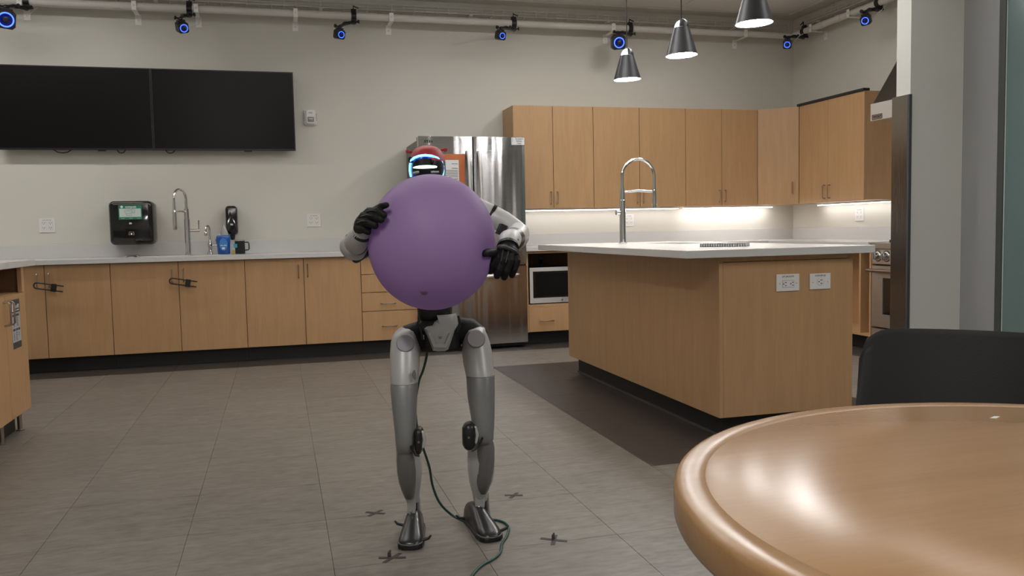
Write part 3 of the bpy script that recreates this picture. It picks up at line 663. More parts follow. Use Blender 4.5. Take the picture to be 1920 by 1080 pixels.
# fire alarm strobe
sx, sz = .311, 2.008
t = thing('fire_alarm_strobe', 'white wall fire alarm strobe right of the screens', 'alarm', (sx, YW, sz))
obj('backplate', rbox(sx-.056, sx+.056, YW-.022, YW-.0005, sz-.068, sz+.070, .022, taper=.06), 'plate', t, 45)
obj('front_body', rbox(sx-.037, sx+.043, YW-.048, YW-.0225, sz-.058, sz+.063, .014, taper=.08), 'plate', t, 45)
lens = obj('strobe_lens', MB().prism([(sx-.024, YW-.0485, sz-.040), (sx+.030, YW-.0485, sz-.040), (sx+.030, YW-.0485, sz+.002), (sx-.024, YW-.0485, sz+.002)], (0, -.014, 0)), 'clear', t, bevel=.006)
obj('flash_tube', MB().cyl((sx-.015, YW-.063, sz-.018), (sx+.018, YW-.063, sz-.018), .007, n=12), 'chrome', t, 40)
lettering('FIRE', (sx+.002, YW-.0482, sz+.036), .019, '-Y', 'sticker_grey', t, fit=.03)
for k in range(5):
    obj('vent_slot', MB().box(sx-.054, YW-.0232, sz-.026+k*.013, sx-.046, YW-.0218, sz-.022+k*.013).box(sx+.048, YW-.0232, sz-.026+k*.013, sx+.055, YW-.0218, sz-.022+k*.013), 'slot', t)

# ================================================================== TV SCREENS
def _cab(t, x, w_): obj('loose_cable', MB().tube([(x-w_, 7.56, 1.722), (x-w_*.5, 7.56, 1.700), (x, 7.56, 1.694), (x+w_*.5, 7.56, 1.700), (x+w_, 7.56, 1.722)], .004, 8), 'cable_black', t, 60)
def tv(label, x0, x1):
    z0, z1, y = 1.717, 2.377, 7.53
    t = thing('wall_screen', label, 'television', ((x0+x1)/2, y+.04, z0), 'pair of wall screens')
    e = .008; mb = MB().box(x0, y, z0, x1, y+.035, z0+.014).box(x0, y, z1-e, x1, y+.035, z1).box(x0, y, z0+.014, x0+e, y+.035, z1-e).box(x1-e, y, z0+.014, x1, y+.035, z1-e).box(x0+e, y+.02, z0+.014, x1-e, y+.035, z1-e)
    obj('bezel', mb, 'black', t); obj('screen', MB().box(x0+e, y+.003, z0+.014, x1-e, y+.0195, z1-e), 'screen', t)
    obj('wall_mount', MB().box((x0+x1)/2-.25, y+.0355, z0+.15, (x0+x1)/2+.25, YW-.0005, z0+.45), 'black', t)
    obj('ir_window', MB().box(x1-.42, y+.004, z0-.010, x1-.36, y+.02, z0-.0005), 'black', t)
    _cab(t, x0+.45, .07) if x0 < -1.5 else None; _cab(t, x0+.12, .04) if x0 > -1.5 else _cab(t, x1-.25, .035)
tv('left one of the two large dark wall screens', -2.085, -.9515); tv('right one of the two large dark wall screens', -.9485, .177)

# ================================================================== CEILING PIPES, TRAY
PZ, PYY, PXX = 2.846, 7.4425, 4.955
def bracket(par, p, wall, out):
    p = Vector(p); o = Vector(out); s = o.cross(Vector((0, 0, 1)))
    mb = MB().prism([p+s*.018-o*.033+Vector((0, 0, -.033)), p-s*.018-o*.033+Vector((0, 0, -.033)), p-s*.018-o*.033+Vector((0, 0, .033)), p+s*.018-o*.033+Vector((0, 0, .033))], o*-.003)
    L_ = (wall-.037)
    mb.prism([p+s*.018+o*-.033+Vector((0, 0, -.036)), p-s*.018-o*.033+Vector((0, 0, -.036)), p-s*.018+o*L_+Vector((0, 0, -.036)), p+s*.018+o*L_+Vector((0, 0, -.036))], (0, 0, .004))
    mb.prism([p+s*.024+o*(wall-.004)+Vector((0, 0, -.105)), p-s*.024+o*(wall-.004)+Vector((0, 0, -.105)), p-s*.024+o*(wall-.004)+Vector((0, 0, -.02)), p+s*.024+o*(wall-.004)+Vector((0, 0, -.02))], o*.003)
    b = obj('bracket', mb, 'bracket_white', par)
    obj('bolt', MB().cyl(p+o*(wall-.004)+Vector((0, 0, -.07)), p+o*(wall-.010)+Vector((0, 0, -.07)), .007, n=10).cyl(p-o*.036, p-o*.040, .006, n=10), 'wire', b)
t = thing('ceiling_pipe', 'white painted pipe running along the back wall under the ceiling', 'pipe', (1, PYY, PZ), 'camera mounting pipes')
obj('pipe_run', MB().tube([(-3.7, PYY, PZ), (PXX, PYY, PZ)], .0285, 24), 'white_metal', t, 50)
for u, v in ((38, 8), (252, 12), (368, 17), (554, 27), (733, 35), (1148, 52), (1395, 62)): q = atY(u, v, PYY); bracket(t, (q.x, PYY, PZ), YW-PYY, (0, 1, 0))
for u in (700, 1180):
    q = atY(u, 40, PYY); obj('coupling', MB().cyl((q.x-.03, PYY, PZ), (q.x+.03, PYY, PZ), .031, n=24), 'white_metal', t, 40)
t = thing('ceiling_pipe', 'white painted pipe running along the side wall towards the wall end', 'pipe', (PXX, 6, PZ), 'camera mounting pipes')
obj('pipe_run', MB().tube([(PXX, PYY-.03, PZ), (PXX, 4.83, PZ)], .0285, 24), 'white_metal', t, 50)
for y in (7.1, 6.55): bracket(t, (PXX, y, PZ), XR-PXX, (1, 0, 0))
for y in (6.71, 6.97): obj('coupling', MB().cyl((PXX, y+.04, PZ), (PXX, y-.03, PZ), .032, n=24), 'white_metal', t, 40)
def tray(label, a, b, side):
    a, b, s = Vector(a), Vector(b), Vector(side); t = thing('wire_cable_tray', label, 'cable tray', (a+b)/2, 'wire basket trays')
    for k, (o, z) in enumerate([(0, 0), (0, .027), (0, .054), (.05, 0), (.10, 0), (.10, .027), (.10, .054)]):
        obj('long_wire', MB().tube([a+s*o+Vector((0, 0, z)), b+s*o+Vector((0, 0, z))], .0032, 6), 'wire', t)
    n = int((b-a).length/.10); mb = MB()
    for i in range(n+1):
        p = a+(b-a)*(i/n); mb.tube([p+Vector((0, 0, .056)), p, p+s*.10, p+s*.10+Vector((0, 0, .056))], .0032, 6)
    tag(obj('cross_wires', mb, 'wire', t), kind='stuff')
    for i in range(2, n, 13): p = a+(b-a)*(i/n); obj('support_clip', MB().box(p.x-.015 if abs(s.y) else p.x-.002, p.y-.002 if abs(s.y) else p.y-.015, p.z-.012, p.x+.015 if abs(s.y) else p.x+.10, p.y+.10 if abs(s.y) else p.y+.015, p.z-.003), 'wire', t)
    for k in range(3):
        pts = []
        for i in range(0, n+1, 3): p = a+(b-a)*(i/n); pts.append(p+s*(.02+.03*k+.012*math.sin(i*1.7+k))+Vector((0, 0, .009+.008*k+.004*math.sin(i+k))))
        obj('cable', MB().tube(pts, .0045, 6), 'wire' if k else 'white_metal', t, 60)
    for i in range(6, n, 30):
        p = a+(b-a)*(i/n)+s*.05; mh = MB().cyl(p+Vector((0, 0, -.003)), p+Vector((0, 0, ZC-a.z-.013)), .003, n=8); obj('hanger_rod', mh, 'wire', t)
tray('pale wire cable tray along the back wall above the pipe', (-3.7, 7.512, 2.924), (4.96, 7.512, 2.924), (0, 1, 0))
tray('pale wire cable tray along the side wall above the pipe', (4.985, 7.49, 2.924), (4.985, 4.83, 2.924), (1, 0, 0))

# ================================================================== TRACKING CAMERAS
def look(d):
    d = Vector(d).normalized(); x = Vector((0, 0, 1)).cross(d).normalized(); z = d.cross(x)
    return Matrix((x, d, z)).transposed()      # columns: x, forward(d)=y, z
def tracking_camera(label, ring, R_ring, half, tgt, knob_side, Y=7.2, X=None, clamp=None, roll=0, big=False):
    c = atY(*ring, Y) if X is None else atX(*ring, X)
    d = (Vector(tgt)-c).normalized(); R = look(d) @ Euler((0, math.radians(roll), 0)).to_matrix()
    k = clamp; t = thing('tracking_camera', label, 'camera', k, 'motion tracking cameras')
    dep = half*1.15; cb = c-d*(dep+.004)
    # octagonal housing
    ch = half*.30; H_ = half
    pr = [(-H_, -H_+ch), (-H_+ch, -H_), (H_-ch, -H_), (H_, -H_+ch), (H_, H_-ch), (H_-ch, H_), (-H_+ch, H_), (-H_, H_-ch)]
    mb = MB().rings([[cb+R @ Vector((a*s, y, b*s)) for a, b in pr] for y, s in ((-dep, .72), (-dep*.6, 1.0), (dep*.75, 1.0), (dep, .95))])
    body = obj('housing', mb, 'black', t, 30)
    obj('lens_face', MB().lathe(c-d*.004, [(R_ring*.97, 0), (R_ring*.97, .002), (R_ring*.60, .0022), (R_ring*.5, .0005)], 28, d), 'blue_glass', t, 30)
    n = 40; x, z = R @ Vector((1, 0, 0)), R @ Vector((0, 0, 1))
    tor = MB(); rr = []
    for i in range(n):
        a = 2*PI*i/n; e = x*math.cos(a)+z*math.sin(a); rr.append([c+d*.001+e*(R_ring+R_ring*.11*math.cos(2*PI*j/8))+d*(R_ring*.08*math.sin(2*PI*j/8)) for j in range(8)])
    rr.append(rr[0]); tor.rings(rr, False, False); obj('light_ring', tor, 'blue', t, 60)
    obj('lens', MB().lathe(c-d*.003, [(R_ring*.42, 0), (R_ring*.42, .012), (R_ring*.30, .014)], 24, d), 'black', t, 40)
    # arm: camera top -> joint -> joint -> clamp
    top = cb+R @ Vector((0, 0, H_)); up = Vector((0, 0, 1)); kk = Vector(k)
    j1 = top+R @ Vector((0, 0, .022)); j3 = kk+Vector((0, -.012, -.055)) if X is None else kk+Vector((-.012, 0, -.055)); j2 = (j1+j3)/2+Vector((knob_side*.018, 0, .008))
    obj('mount_shoe', MB().obox(top+R @ Vector((0, 0, .007)), R, half*.7, half*.5, .007), 'black', t, bevel=.002)
    am = MB(); am.tube([j1, (j1+j2)/2, j2], [.016, .012, .018], 10, True, True); am.tube([j2, (j2+j3)/2, j3], [.018, .013, .021], 10, True, True)
    obj('arm', am, 'black', t, 60)
    kn = MB()
    for j, s in ((j1, knob_side), (j2, -knob_side), (j3, 1)):
        e = Vector((s, -.35, .12)).normalized(); kn.tube([j, j+e*.034], .007, 8); kn.tube([j+e*.034, j+e*.046], .015, 8)
    obj('knob', kn, 'black', t, 40)
    ax = Vector((1, 0, 0)) if X is None else Vector((0, 1, 0)); o = ax.cross(up)
    cl = MB(); rs = []
    w_ = .021
    for s in (-w_, w_):
        rs.append([kk+ax*s+(o*math.cos(2*PI*i/20)+up*math.sin(2*PI*i/20))*.036 for i in range(20)])
    cl.rings(rs); cl.prism([kk+ax*w_+up*-.030-o*.022, kk+ax*w_+up*-.030+o*.022, kk+ax*w_-up*.062+o*.014, kk+ax*w_-up*.062-o*.014], ax*-2*w_)
    cl.prism([kk+ax*w_+up*.030-o*.02, kk+ax*w_+up*.030+o*.02, kk+ax*w_+up*.058+o*.012, kk+ax*w_+up*.058-o*.012], ax*-2*w_)
    obj('pipe_clamp', cl, 'black', t, 40)
    obj('clamp_lever', MB().tube([kk+up*.055-o*.01, kk+up*.088-o*.012, kk+up*.070+ax*.045-o*.012], [.006, .007, .005], 8), 'black', t, 50)
    # data lead drooping to the tray
    q = cb-d*dep; obj('lead', MB().tube([q, q+Vector((.05, .02, -.005)) if X is None else q+Vector((.02, -.05, -.005)), q+(Vector((.13, .10, .04)) if X is None else Vector((.05, -.12, .05))), kk+(Vector((.10, .07, .02)) if X is None else Vector((.05, -.10, .02))), kk+(Vector((.12, .03, .07)) if X is None else Vector((-.01, -.12, .065)))], .0022, 6), 'white_metal', t, 60)
    return t
CT = (.9, 1.6, .9)
def kp(u, v): q = atY(u, v, PYY); return Vector((q.x, PYY, PZ))
tracking_camera('large tracking camera with blue ring at the top left corner', (11, 37), .050, .068, (.3, 1.0, .9), -1, clamp=kp(50, 8), roll=4)
tracking_camera('tilted tracking camera with blue ring above the right screen', (345, 53), .028, .041, (1.8, 2.0, 0.4), -1, clamp=kp(355, 15), roll=-14)
tracking_camera('tracking camera with blue ring above the wall left of the fridge', (640, 65), .024, .038, (2.6, 1.6, 1.1), -1, clamp=kp(663, 30), roll=3)
tracking_camera('tracking camera with blue ring above the left upper cabinet', (942, 67), .023, .038, (3.0, 1.6, 1.1), -1, clamp=kp(963, 44), roll=3)
tracking_camera('large tracking camera with blue ring behind the smallest hanging lamp', (1161, 80), .043, .062, (1.6, 1.6, 1.2), -1, clamp=kp(1181, 54), roll=-4)
q = atX(1508, 57.5, PXX); tracking_camera('tracking camera with blue ring in the corner of the two pipes', (1476, 84), .026, .040, (1.2, 2.0, .9), -1, X=4.72, clamp=(PXX, q.y, PZ), roll=2)
q = atX(1648, 6, PXX); tracking_camera('tracking camera with blue ring on the side wall pipe near the wall end', (1622, 39), .026, .040, (.6, 2.2, .7), -1, X=4.72, clamp=(PXX, q.y, PZ), roll=-10)

# ================================================================== PENDANT LAMPS
def pendant():
    c = Vector((2.25, 4.456, 1.972)); t = thing('pendant_lamp', 'dark grey cone pendant lamp, middle one of three over the island', 'lamp', c, 'cone pendant lamps over the island')
    # slightly slanted open cone with a cut, round shoulder
    n = 48; out = []; inn = []
    for r, h in [(.090, 0), (.0885, .004), (.044, .155)]:
        out.append([c+Vector((r*math.cos(2*PI*j/n), r*math.sin(2*PI*j/n), h+(1-h/.2)*(.003*math.cos(2*PI*j/n)))) for j in range(n)])
    obj('shade', MB().rings(out, False, False), 'pendant', t, 60)
    for r, h in [(.0875, .001), (.043, .153)]:
        inn.append([c+Vector((r*math.cos(2*PI*j/n), r*math.sin(2*PI*j/n), h+(1-h/.2)*(.003*math.cos(2*PI*j/n)))) for j in range(n)])
    obj('shade_lining', MB().rings(inn, False, False), 'pend_in', t, 60)
    # domed top: right part dark, left part the white inside seen through the cut
    dm = []; a0, a1 = -.70*PI, .62*PI
    for i in range(7):
        q = PI/2*i/6; r, h = .044*math.cos(q), .155+.052*math.sin(q)
        dm.append([c+Vector((r*math.cos(a0+(a1-a0)*j/24), r*math.sin(a0+(a1-a0)*j/24), h)) for j in range(25)])
    mb = MB()
    for r in dm: mb.v += r
    for i in range(6):
        for j in range(24): a = i*25+j; mb.f.append((a, a+1, a+26, a+25))
    obj('dome', mb, 'pendant', t, 60)
    obj('inner_dome', MB().lathe(c+Vector((0, 0, .150)), [(.040, 0), (.037, .02), (.027, .038), (.012, .047)], 32), 'bulb_dim', t, 60)
    obj('lamp_diffuser', MB().lathe(c+Vector((0, 0, .012)), [(.078, 0), (.075, .008), (.03, .014)], 40), 'bulb', t, 50)
    obj('cord', MB().tube([c+Vector((0, 0, .2065)), c+Vector((0, 0, ZC-1.972-.025))], .0032, 8), 'black', t)
    obj('ceiling_canopy', MB().lathe(c+Vector((0, 0, ZC-1.972-.025)), [(.05, 0), (.055, .01), (.055, .0245)], 32), 'pendant', t, 40)
    return t
M['bulb_dim'] = mat('lit_inner_dome', (1, 1, 1), .5, emit=(.9, .95, 1), es=2.0)
p2 = pendant()
for y, l in ((5.234, 'dark grey cone pendant lamp, farthest and smallest of the three'), (3.694, 'dark grey cone pendant lamp, nearest and cut by the top of the picture')):
    c = copy_tree(p2); c.location.y = y; c['label'] = l; c.rotation_euler.z = .35 if y > 5 else 0
p2.rotation_euler.z = -.1

# ================================================================== RANGE AND HOOD
ry0, ry1, rx = 4.83, 5.590, 4.43
t = thing('range', 'stainless kitchen range partly hidden by the wall end', 'stove', (4.76, 5.2, 0))
obj('body', MB().box(rx+.045, ry0, .08, XR-.002, ry1, .80), 'steel2', t)
obj('cooktop', MB().box(rx-.02, ry0, .8005, XR-.002, ry1, .846), 'steel2', t, bevel=.006)
for k in range(3): obj('burner_grate', MB().box(rx+.10, ry0+.04+k*.24, .8465, XR-.10, ry0+.05+k*.24, .866).box(rx+.10, ry0+.20+k*.24, .8465, XR-.10, ry0+.21+k*.24, .866).box(rx+.25, ry0+.0505+k*.24, .852, rx+.26, ry0+.1995+k*.24, .866), 'black', t)
obj('control_panel', MB().box(rx, ry0, .682, rx+.044, ry1, .7995), 'steel2', t, bevel=.004)
for y in (5.522, 5.425, 5.33, 5.23, 5.1, 4.95):
    k = obj('knob', MB().lathe((rx-.0005, y, .745), [(.036, 0), (.036, .004), (.027, .005), (.025, .035), (.018, .038)], 24, (-1, 0, 0)), 'chrome', t, 40)
    obj('knob_bar', MB().box(rx-.050, y-.006, .722, rx-.0385, y+.006, .768), 'steel2', k)
    obj('bezel_plate', MB().lathe((rx-.0002, y, .745), [(.043, 0), (.043, .0012)], 24, (-1, 0, 0)), 'black', k)
dr2 = MB().box(rx, ry0, .2, rx+.04, ry1, .30).box(rx, ry0, .58, rx+.04, ry1, .672).box(rx, 5.465, .3, rx+.04, ry1, .58).box(rx, ry0, .3, rx+.04, ry0+.12, .58)
dd = obj('oven_door', dr2, 'steel2', t)
obj('oven_window', MB().box(rx+.006, ry0+.1205, .3005, rx+.03, 5.4645, .5795), 'gloss_black', dd)
obj('door_handle', MB().tube([(rx-.05, ry1-.005, .636), (rx-.05, ry0+.02, .636)], .014, 16).box(rx-.05, ry1-.05, .628, rx-.0005, ry1-.035, .644).box(rx-.05, ry0+.05, .628, rx-.0005, ry0+.065, .644), 'nickel', dd, 40)
obj('kick_panel', MB().box(rx, ry0, .08, rx+.04, ry1, .188), 'steel2', t, bevel=.002)
obj('dark_gap', MB().box(rx+.03, ry0+.01, .189, rx+.044, ry1-.01, .1995).box(rx+.03, ry0+.01, .6725, rx+.044, ry1-.01, .6815), 'slot', t)
for y in (ry0+.06, ry1-.10):
    for x in (rx+.07, XR-.1): l = obj('leg', MB().lathe((x, y, 0), [(.020, 0), (.020, .008), (.011, .012), (.011, .0795)], 16), 'chrome', t, 40)
t = thing('range_hood', 'slanted steel range hood over the range', 'hood', (4.75, 5.2, 1.77))
hx = 4.405
obj('front_lip', MB().box(hx, ry0, 1.775, hx+.02, ry1, 1.905), 'hoodlip', t, bevel=.002)
obj('canopy', MB().prism([(hx+.0205, ry1, 1.795), (XR-.001, ry1, 1.795), (XR-.001, ry1, 2.78), (XR-.10, ry1, 2.78), (hx+.0205, ry1, 1.905)], (0, ry0-ry1, 0)), 'hood_steel', t)
obj('filter_panel', MB().box(hx+.05, ry0+.05, 1.785, XR-.05, ry1-.05, 1.7945), 'steel2', t)
obj('hood_light', MB().lathe((hx+.12, 5.33, 1.770), [(.03, 0), (.035, .006), (.035, .0145)], 20), 'hood_bulb', t)
M_logo = obj('logo_plate', MB().box(hx-.0025, 5.46, 1.786, hx-.0005, 5.565, 1.816), 'steel2', t)
obj('logo_border', MB().box(hx-.0035, 5.457, 1.783, hx-.0022, 5.46, 1.819).box(hx-.0035, 5.565, 1.783, hx-.0022, 5.568, 1.819).box(hx-.0035, 5.46, 1.816, hx-.0022, 5.565, 1.819).box(hx-.0035, 5.46, 1.783, hx-.0022, 5.565, 1.786), 'ink', M_logo)
lettering('WOLF', (hx-.0028, 5.513, 1.801), .026, '-X', 'ink', M_logo, fit=.092, bold=.001)

# ================================================================== LEFT RECYCLING STATION
t = thing('recycling_station', 'maple recycling cabinet at the left edge with an open slot and quartz top', 'cabinet', (-1.65, 4.1, 0))
gx, gy0, gy1 = -1.31, 3.25, 5.03
obj('body', MB().box(-1.98, gy0, ZB, -1.96, gy1, .865).box(-1.96, gy1-.02, ZB, gx-.0005, gy1, .865).box(-1.96, gy0, ZB, gx-.0005, gy0+.02, .865).box(-1.96, gy0+.02, ZB, gx-.02, gy1-.02, ZB+.02).box(-1.96, gy0+.02, .715, gx-.0225, gy1-.02, .733), 'wood', t)
obj('slot_lining', MB().box(-1.70, gy0+.021, .7335, -1.69, gy1-.021, .864).box(-1.689, gy1-.0305, .7335, gx-.003, gy1-.021, .864), 'wood_dark', t)
obj('top_rail', MB().box(gx-.02, gy1-.045, .733, gx, gy1-.0205, .865), 'wood', t)
for a, b in ((4.691, gy1), (4.22, 4.689), (3.74, 4.218)):
    d = obj('door', MB().box(gx-.020, a+.001, ZB, gx, b-.001, .731), 'wood', t, bevel=.0012)
    pull((gx, a+.030 if a > 4.6 or a < 4 else b-.030, .645), d, (0, 0, 1), .115, '+X')
obj('toe_kick', MB().box(-1.93, gy0+.05, .001, gx-.07, gy1-.05, ZB-.001), 'kick', t)
for y in (gy1-.06, 4.66, 4.2): obj('leveling_foot', MB().lathe((gx-.045, y, .0), [(.02, 0), (.02, .006), (.012, .01), (.012, ZB-.001)], 14), 'nickel', t)
tag(obj('recycling_countertop', MB().box(-2.0, gy0-.03, .866, gx+.025, 5.165, .901), 'quartz', bevel=.003), 'short pale quartz top on the recycling cabinet at the left edge', 'countertop')
x = gx+.0005
st = tag(obj('recycling_sticker', MB().box(x, 4.772, .455, x+.001, 4.915, .705), 'sticker_lite'), 'tall grey and white recycling guide sticker on the cabinet door', 'sticker')
obj('sticker_header', MB().box(x+.0011, 4.772, .638, x+.0016, 4.915, .705), 'sticker_grey', st); obj('sticker_footer', MB().box(x+.0011, 4.772, .455, x+.0016, 4.915, .488), 'sticker_grey', st)
lettering('Landfill', (x+.0016, 4.86, .668), .030, '+X', 'white_ink', st, fit=.08); lettering('Paper towels', (x+.0016, 4.86, .650), .012, '+X', 'white_ink', st, fit=.08)
obj('bottle_icon', MB().box(x+.0016, 4.785, .645, x+.0020, 4.803, .680).box(x+.0016, 4.789, .680, x+.0020, 4.799, .690), 'white_ink', st)
bars = MB()
for yy, zz, w_ in ((4.785, .618, .048), (4.845, .618, .052), (4.785, .545, .040), (4.836, .545, .024), (4.868, .545, .036)): bars.box(x+.0011, yy, zz, x+.0016, yy+w_, zz+.012)
for yy, z1, z0, w_ in ((4.80, .605, .565, .022), (4.855, .608, .568, .026), (4.795, .532, .495, .016), (4.836, .535, .495, .020), (4.875, .530, .512, .018)):
    z = z1
    while z > z0: bars.box(x+.0011, yy, z, x+.0016, yy+w_*random.uniform(.55, 1), z+.003); z -= .0065
obj('printed_bars', bars, 'sticker_grey', st)

# ================================================================== HUMANOID ROBOT
RX = Vector((math.cos(YAW), -math.sin(YAW), 0)); RYF = Vector((math.sin(YAW), math.cos(YAW), 0))
def ring(v, uL, uR, Y, ry, n=28, ex=2.3, back=1.0):
    a, b = atY(uL, v, Y), atY(uR, v, Y); c = (a+b)/2; rx = (b-a).length/2; r = []
    for j in range(n):
        t_ = 2*PI*j/n; cx, cy = math.cos(t_), math.sin(t_)
        px = math.copysign(abs(cx)**(2/ex), cx)*rx; py = math.copysign(abs(cy)**(2/ex), cy)*ry
        if py > 0: py *= back
        r.append(c+RX*px+RYF*py)
    return r
def shell(name, rows, m, parent, ex=2.3, n=28, sm=50, back=1.0, bevel=0):
    return obj(name, MB().rings([ring(v, a, b, Y, ry, n, ex, back) for v, a, b, Y, ry in rows]), m, parent, sm)
rb = thing('humanoid_robot', 'silver and black humanoid robot with red cap and glowing blue face ring holding the balloon', 'robot', (.5, 2.75, 0))
# --- legs
L1 = [(612.5, 755, 768, 2.80, .022), (615, 749, 775, 2.797, .042), (620, 742, 780, 2.79, .058), (628, 737, 784, 2.785, .066), (640, 733.5, 786, 2.78, .07), (660, 732, 787, 2.765, .072), (690, 732, 786.2, 2.74, .068), (712, 732.6, 784.5, 2.725, .062), (716, 733.2, 783.8, 2.722, .060)]
th = shell('thigh_shell', L1, 'silver', rb, 2.2)
L1b = [(716.5, 733, 783.5, 2.722, .060), (722, 732.6, 783, 2.718, .060), (760, 735.5, 781, 2.70, .056), (800, 740, 779.5, 2.685, .052), (825, 742, 779, 2.68, .050), (843, 744, 776, 2.685, .045), (850, 750, 772, 2.69, .030)]
kn = shell('lower_thigh_shell', L1b, 'shin_mid', rb, 2.6)
L1c = [(838, 743, 786, 2.70, .036), (848, 742.5, 789, 2.705, .042), (863, 743, 791, 2.715, .046), (885, 745.5, 791, 2.73, .047), (900, 747.5, 790, 2.745, .044), (915, 752, 788, 2.755, .038), (926, 756.5, 787, 2.765, .032), (936, 761, 786.5, 2.77, .027), (940, 765, 785, 2.77, .02)]
cf = shell('calf_shell', L1c, 'silver', rb, 2.4)
shell('shin_plate', [(834, 750, 768, 2.675, .020), (838, 746, 771, 2.675, .030), (860, 743.5, 779, 2.685, .036), (885, 745, 781, 2.70, .038), (905, 749.5, 780, 2.715, .036), (922, 755, 778, 2.73, .030), (932, 760, 775, 2.74, .022), (935, 764, 772, 2.742, .012)], 'shin', rb, 2.4)
R1 = [(608.5, 883, 895, 2.80, .022), (611, 876, 903, 2.797, .042), (616, 871, 908.5, 2.79, .058), (625, 868.3, 912, 2.785, .066), (643, 866.3, 918, 2.775, .07), (660, 866.7, 921.5, 2.76, .072), (680, 869, 923.5, 2.745, .070), (693, 872, 924.5, 2.73, .066), (702, 874.3, 926, 2.722, .062)]
shell('thigh_shell', R1, 'silver', rb, 2.2)
shell('lower_thigh_shell', [(702.6, 874.6, 926.6, 2.722, .062), (708, 875, 927, 2.718, .062), (740, 877, 927, 2.70, .057), (778, 883, 926.6, 2.685, .052), (802, 887, 926, 2.68, .050), (822, 892, 925, 2.68, .046), (832, 897, 921, 2.685, .034)], 'shin_mid', rb, 2.6)
shell('calf_shell', [(828, 880, 925, 2.70, .034), (841, 877, 927.4, 2.705, .042), (863, 877, 927.2, 2.715, .047), (880, 877.5, 926.5, 2.725, .047), (900, 880, 924, 2.745, .044), (913, 883, 918, 2.755, .038), (922, 885.5, 915.5, 2.765, .032), (932, 887, 914, 2.77, .028), (938, 889, 912, 2.77, .02)], 'silver', rb, 2.4)
shell('shin_plate', [(817, 905, 921, 2.675, .018), (822, 900, 923, 2.675, .028), (841, 892, 926.5, 2.685, .036), (863, 890, 926.8, 2.70, .038), (885, 890.5, 925, 2.71, .037), (903, 892.5, 921, 2.72, .033), (917, 896, 916, 2.735, .026), (925, 900, 912, 2.742, .014)], 'shin', rb, 2.4)
for u, v, Y, r, m in ((760, 643.5, 2.79, 16, 'disc'), (893, 634.5, 2.79, 16, 'silver')):
    c = atY(u, v, 2.707); nrm = Vector((-.12, -1, .42)).normalized() if u < 800 else Vector((-.22, -1, .42)).normalized()
    rr = (atY(u+r, v, Y-.07)-atY(u, v, Y-.07)).length
    obj('hip_cap', MB().lathe(c-nrm*.013, [(rr, 0), (rr, .012), (rr*.96, .0135), (rr*.95, .0128), (0.001, .0145)], 40, nrm), m, rb, 40)
    obj('cap_rim', MB().lathe(c-nrm*.013, [(rr*1.03, 0), (rr*1.03, .0095)], 40, nrm), 'shin', rb, 40)
# knee actuators
def knee(u0, u1, v0, v1, Y, parent):
    mb = MB(); rs = []
    um = (u0+u1)/2
    for v, k in ((v0, .35), (v0+3, .75), (v0+9, 1), ((v0+v1)/2, 1), (v1-10, .95), (v1-3, .7), (v1, .4)):
        rs.append(ring(v, um-(um-u0)*k, um+(u1-um)*k, Y, .034*(.5+.5*k), 20, 2.6))
    k = obj('knee_actuator', mb.rings(rs), 'black', parent, 50)
    c = atY(um-1, (v0+v1)/2+4, Y-.034); obj('bolt', MB().lathe(c+Vector((0, .004, 0)), [(.004, 0), (.004, .006)], 10, (0, -1, 0)), 'nickel', k)
    a, b = atY(u1-2, v0+10, Y-.02), atY(u1-1, v1-12, Y-.02)
    obj('side_rib', MB().tube([a, (a+b)/2+Vector((.006, 0, 0)), b], .006, 8, True, True), 'silver', k, 60)
knee(777.5, 794, 801, 849, 2.66, rb); knee(866.5, 893, 792, 841, 2.66, rb)
for pts, in (([(770, 836), (775, 846), (779, 853), (786, 855)],), ([(905, 820), (899, 832), (893, 841), (884, 846)],)):
    obj('knee_seam', MB().tube([atY(u, v, 2.635) for u, v in pts], .0035, 8), 'black', rb, 50)
# thigh side flat edge lines
obj('thigh_scuff', MB().prism([atY(u, v, 2.658) for u, v in ((775, 697), (778, 694), (780, 700), (780, 712), (776, 711), (773, 704))], (0, .010, 0)), 'shin', rb)
# ankles
for (ul, ur, v0, um) in ((761.5, 784.5, 934, 773), (889, 914, 926, 901)):
    shell('ankle_core', [(v0, ul+2, ur-1, 2.775, .024), (v0+18, ul+3, ur-1, 2.785, .024), (v0+34, ul+5, ur+1, 2.79, .026), (v0+46, ul+5, ur+2, 2.80, .028)], 'black', rb, 2.6)
    shell('ankle_plate', [(v0+1, ul+1, ur-5, 2.750, .010), (v0+18, ul+2, ur-5, 2.757, .010), (v0+27, ul+3, ur-6, 2.761, .009)], 'silver', rb, 5)
    a, b = atY(ul+9, v0+24, 2.748), atY(ul+9, v0+42, 2.757)
    obj('ankle_rod', MB().tube([a, b], .005, 8, True, True), 'chrome', rb, 60)
    shell('heel_strut', [(v0-4, ur-3, ur+3, 2.80, .010), (v0+20, ur-2, ur+4, 2.81, .012), (v0+42, ur-1, ur+6, 2.83, .014)], 'silver', rb, 2.4)
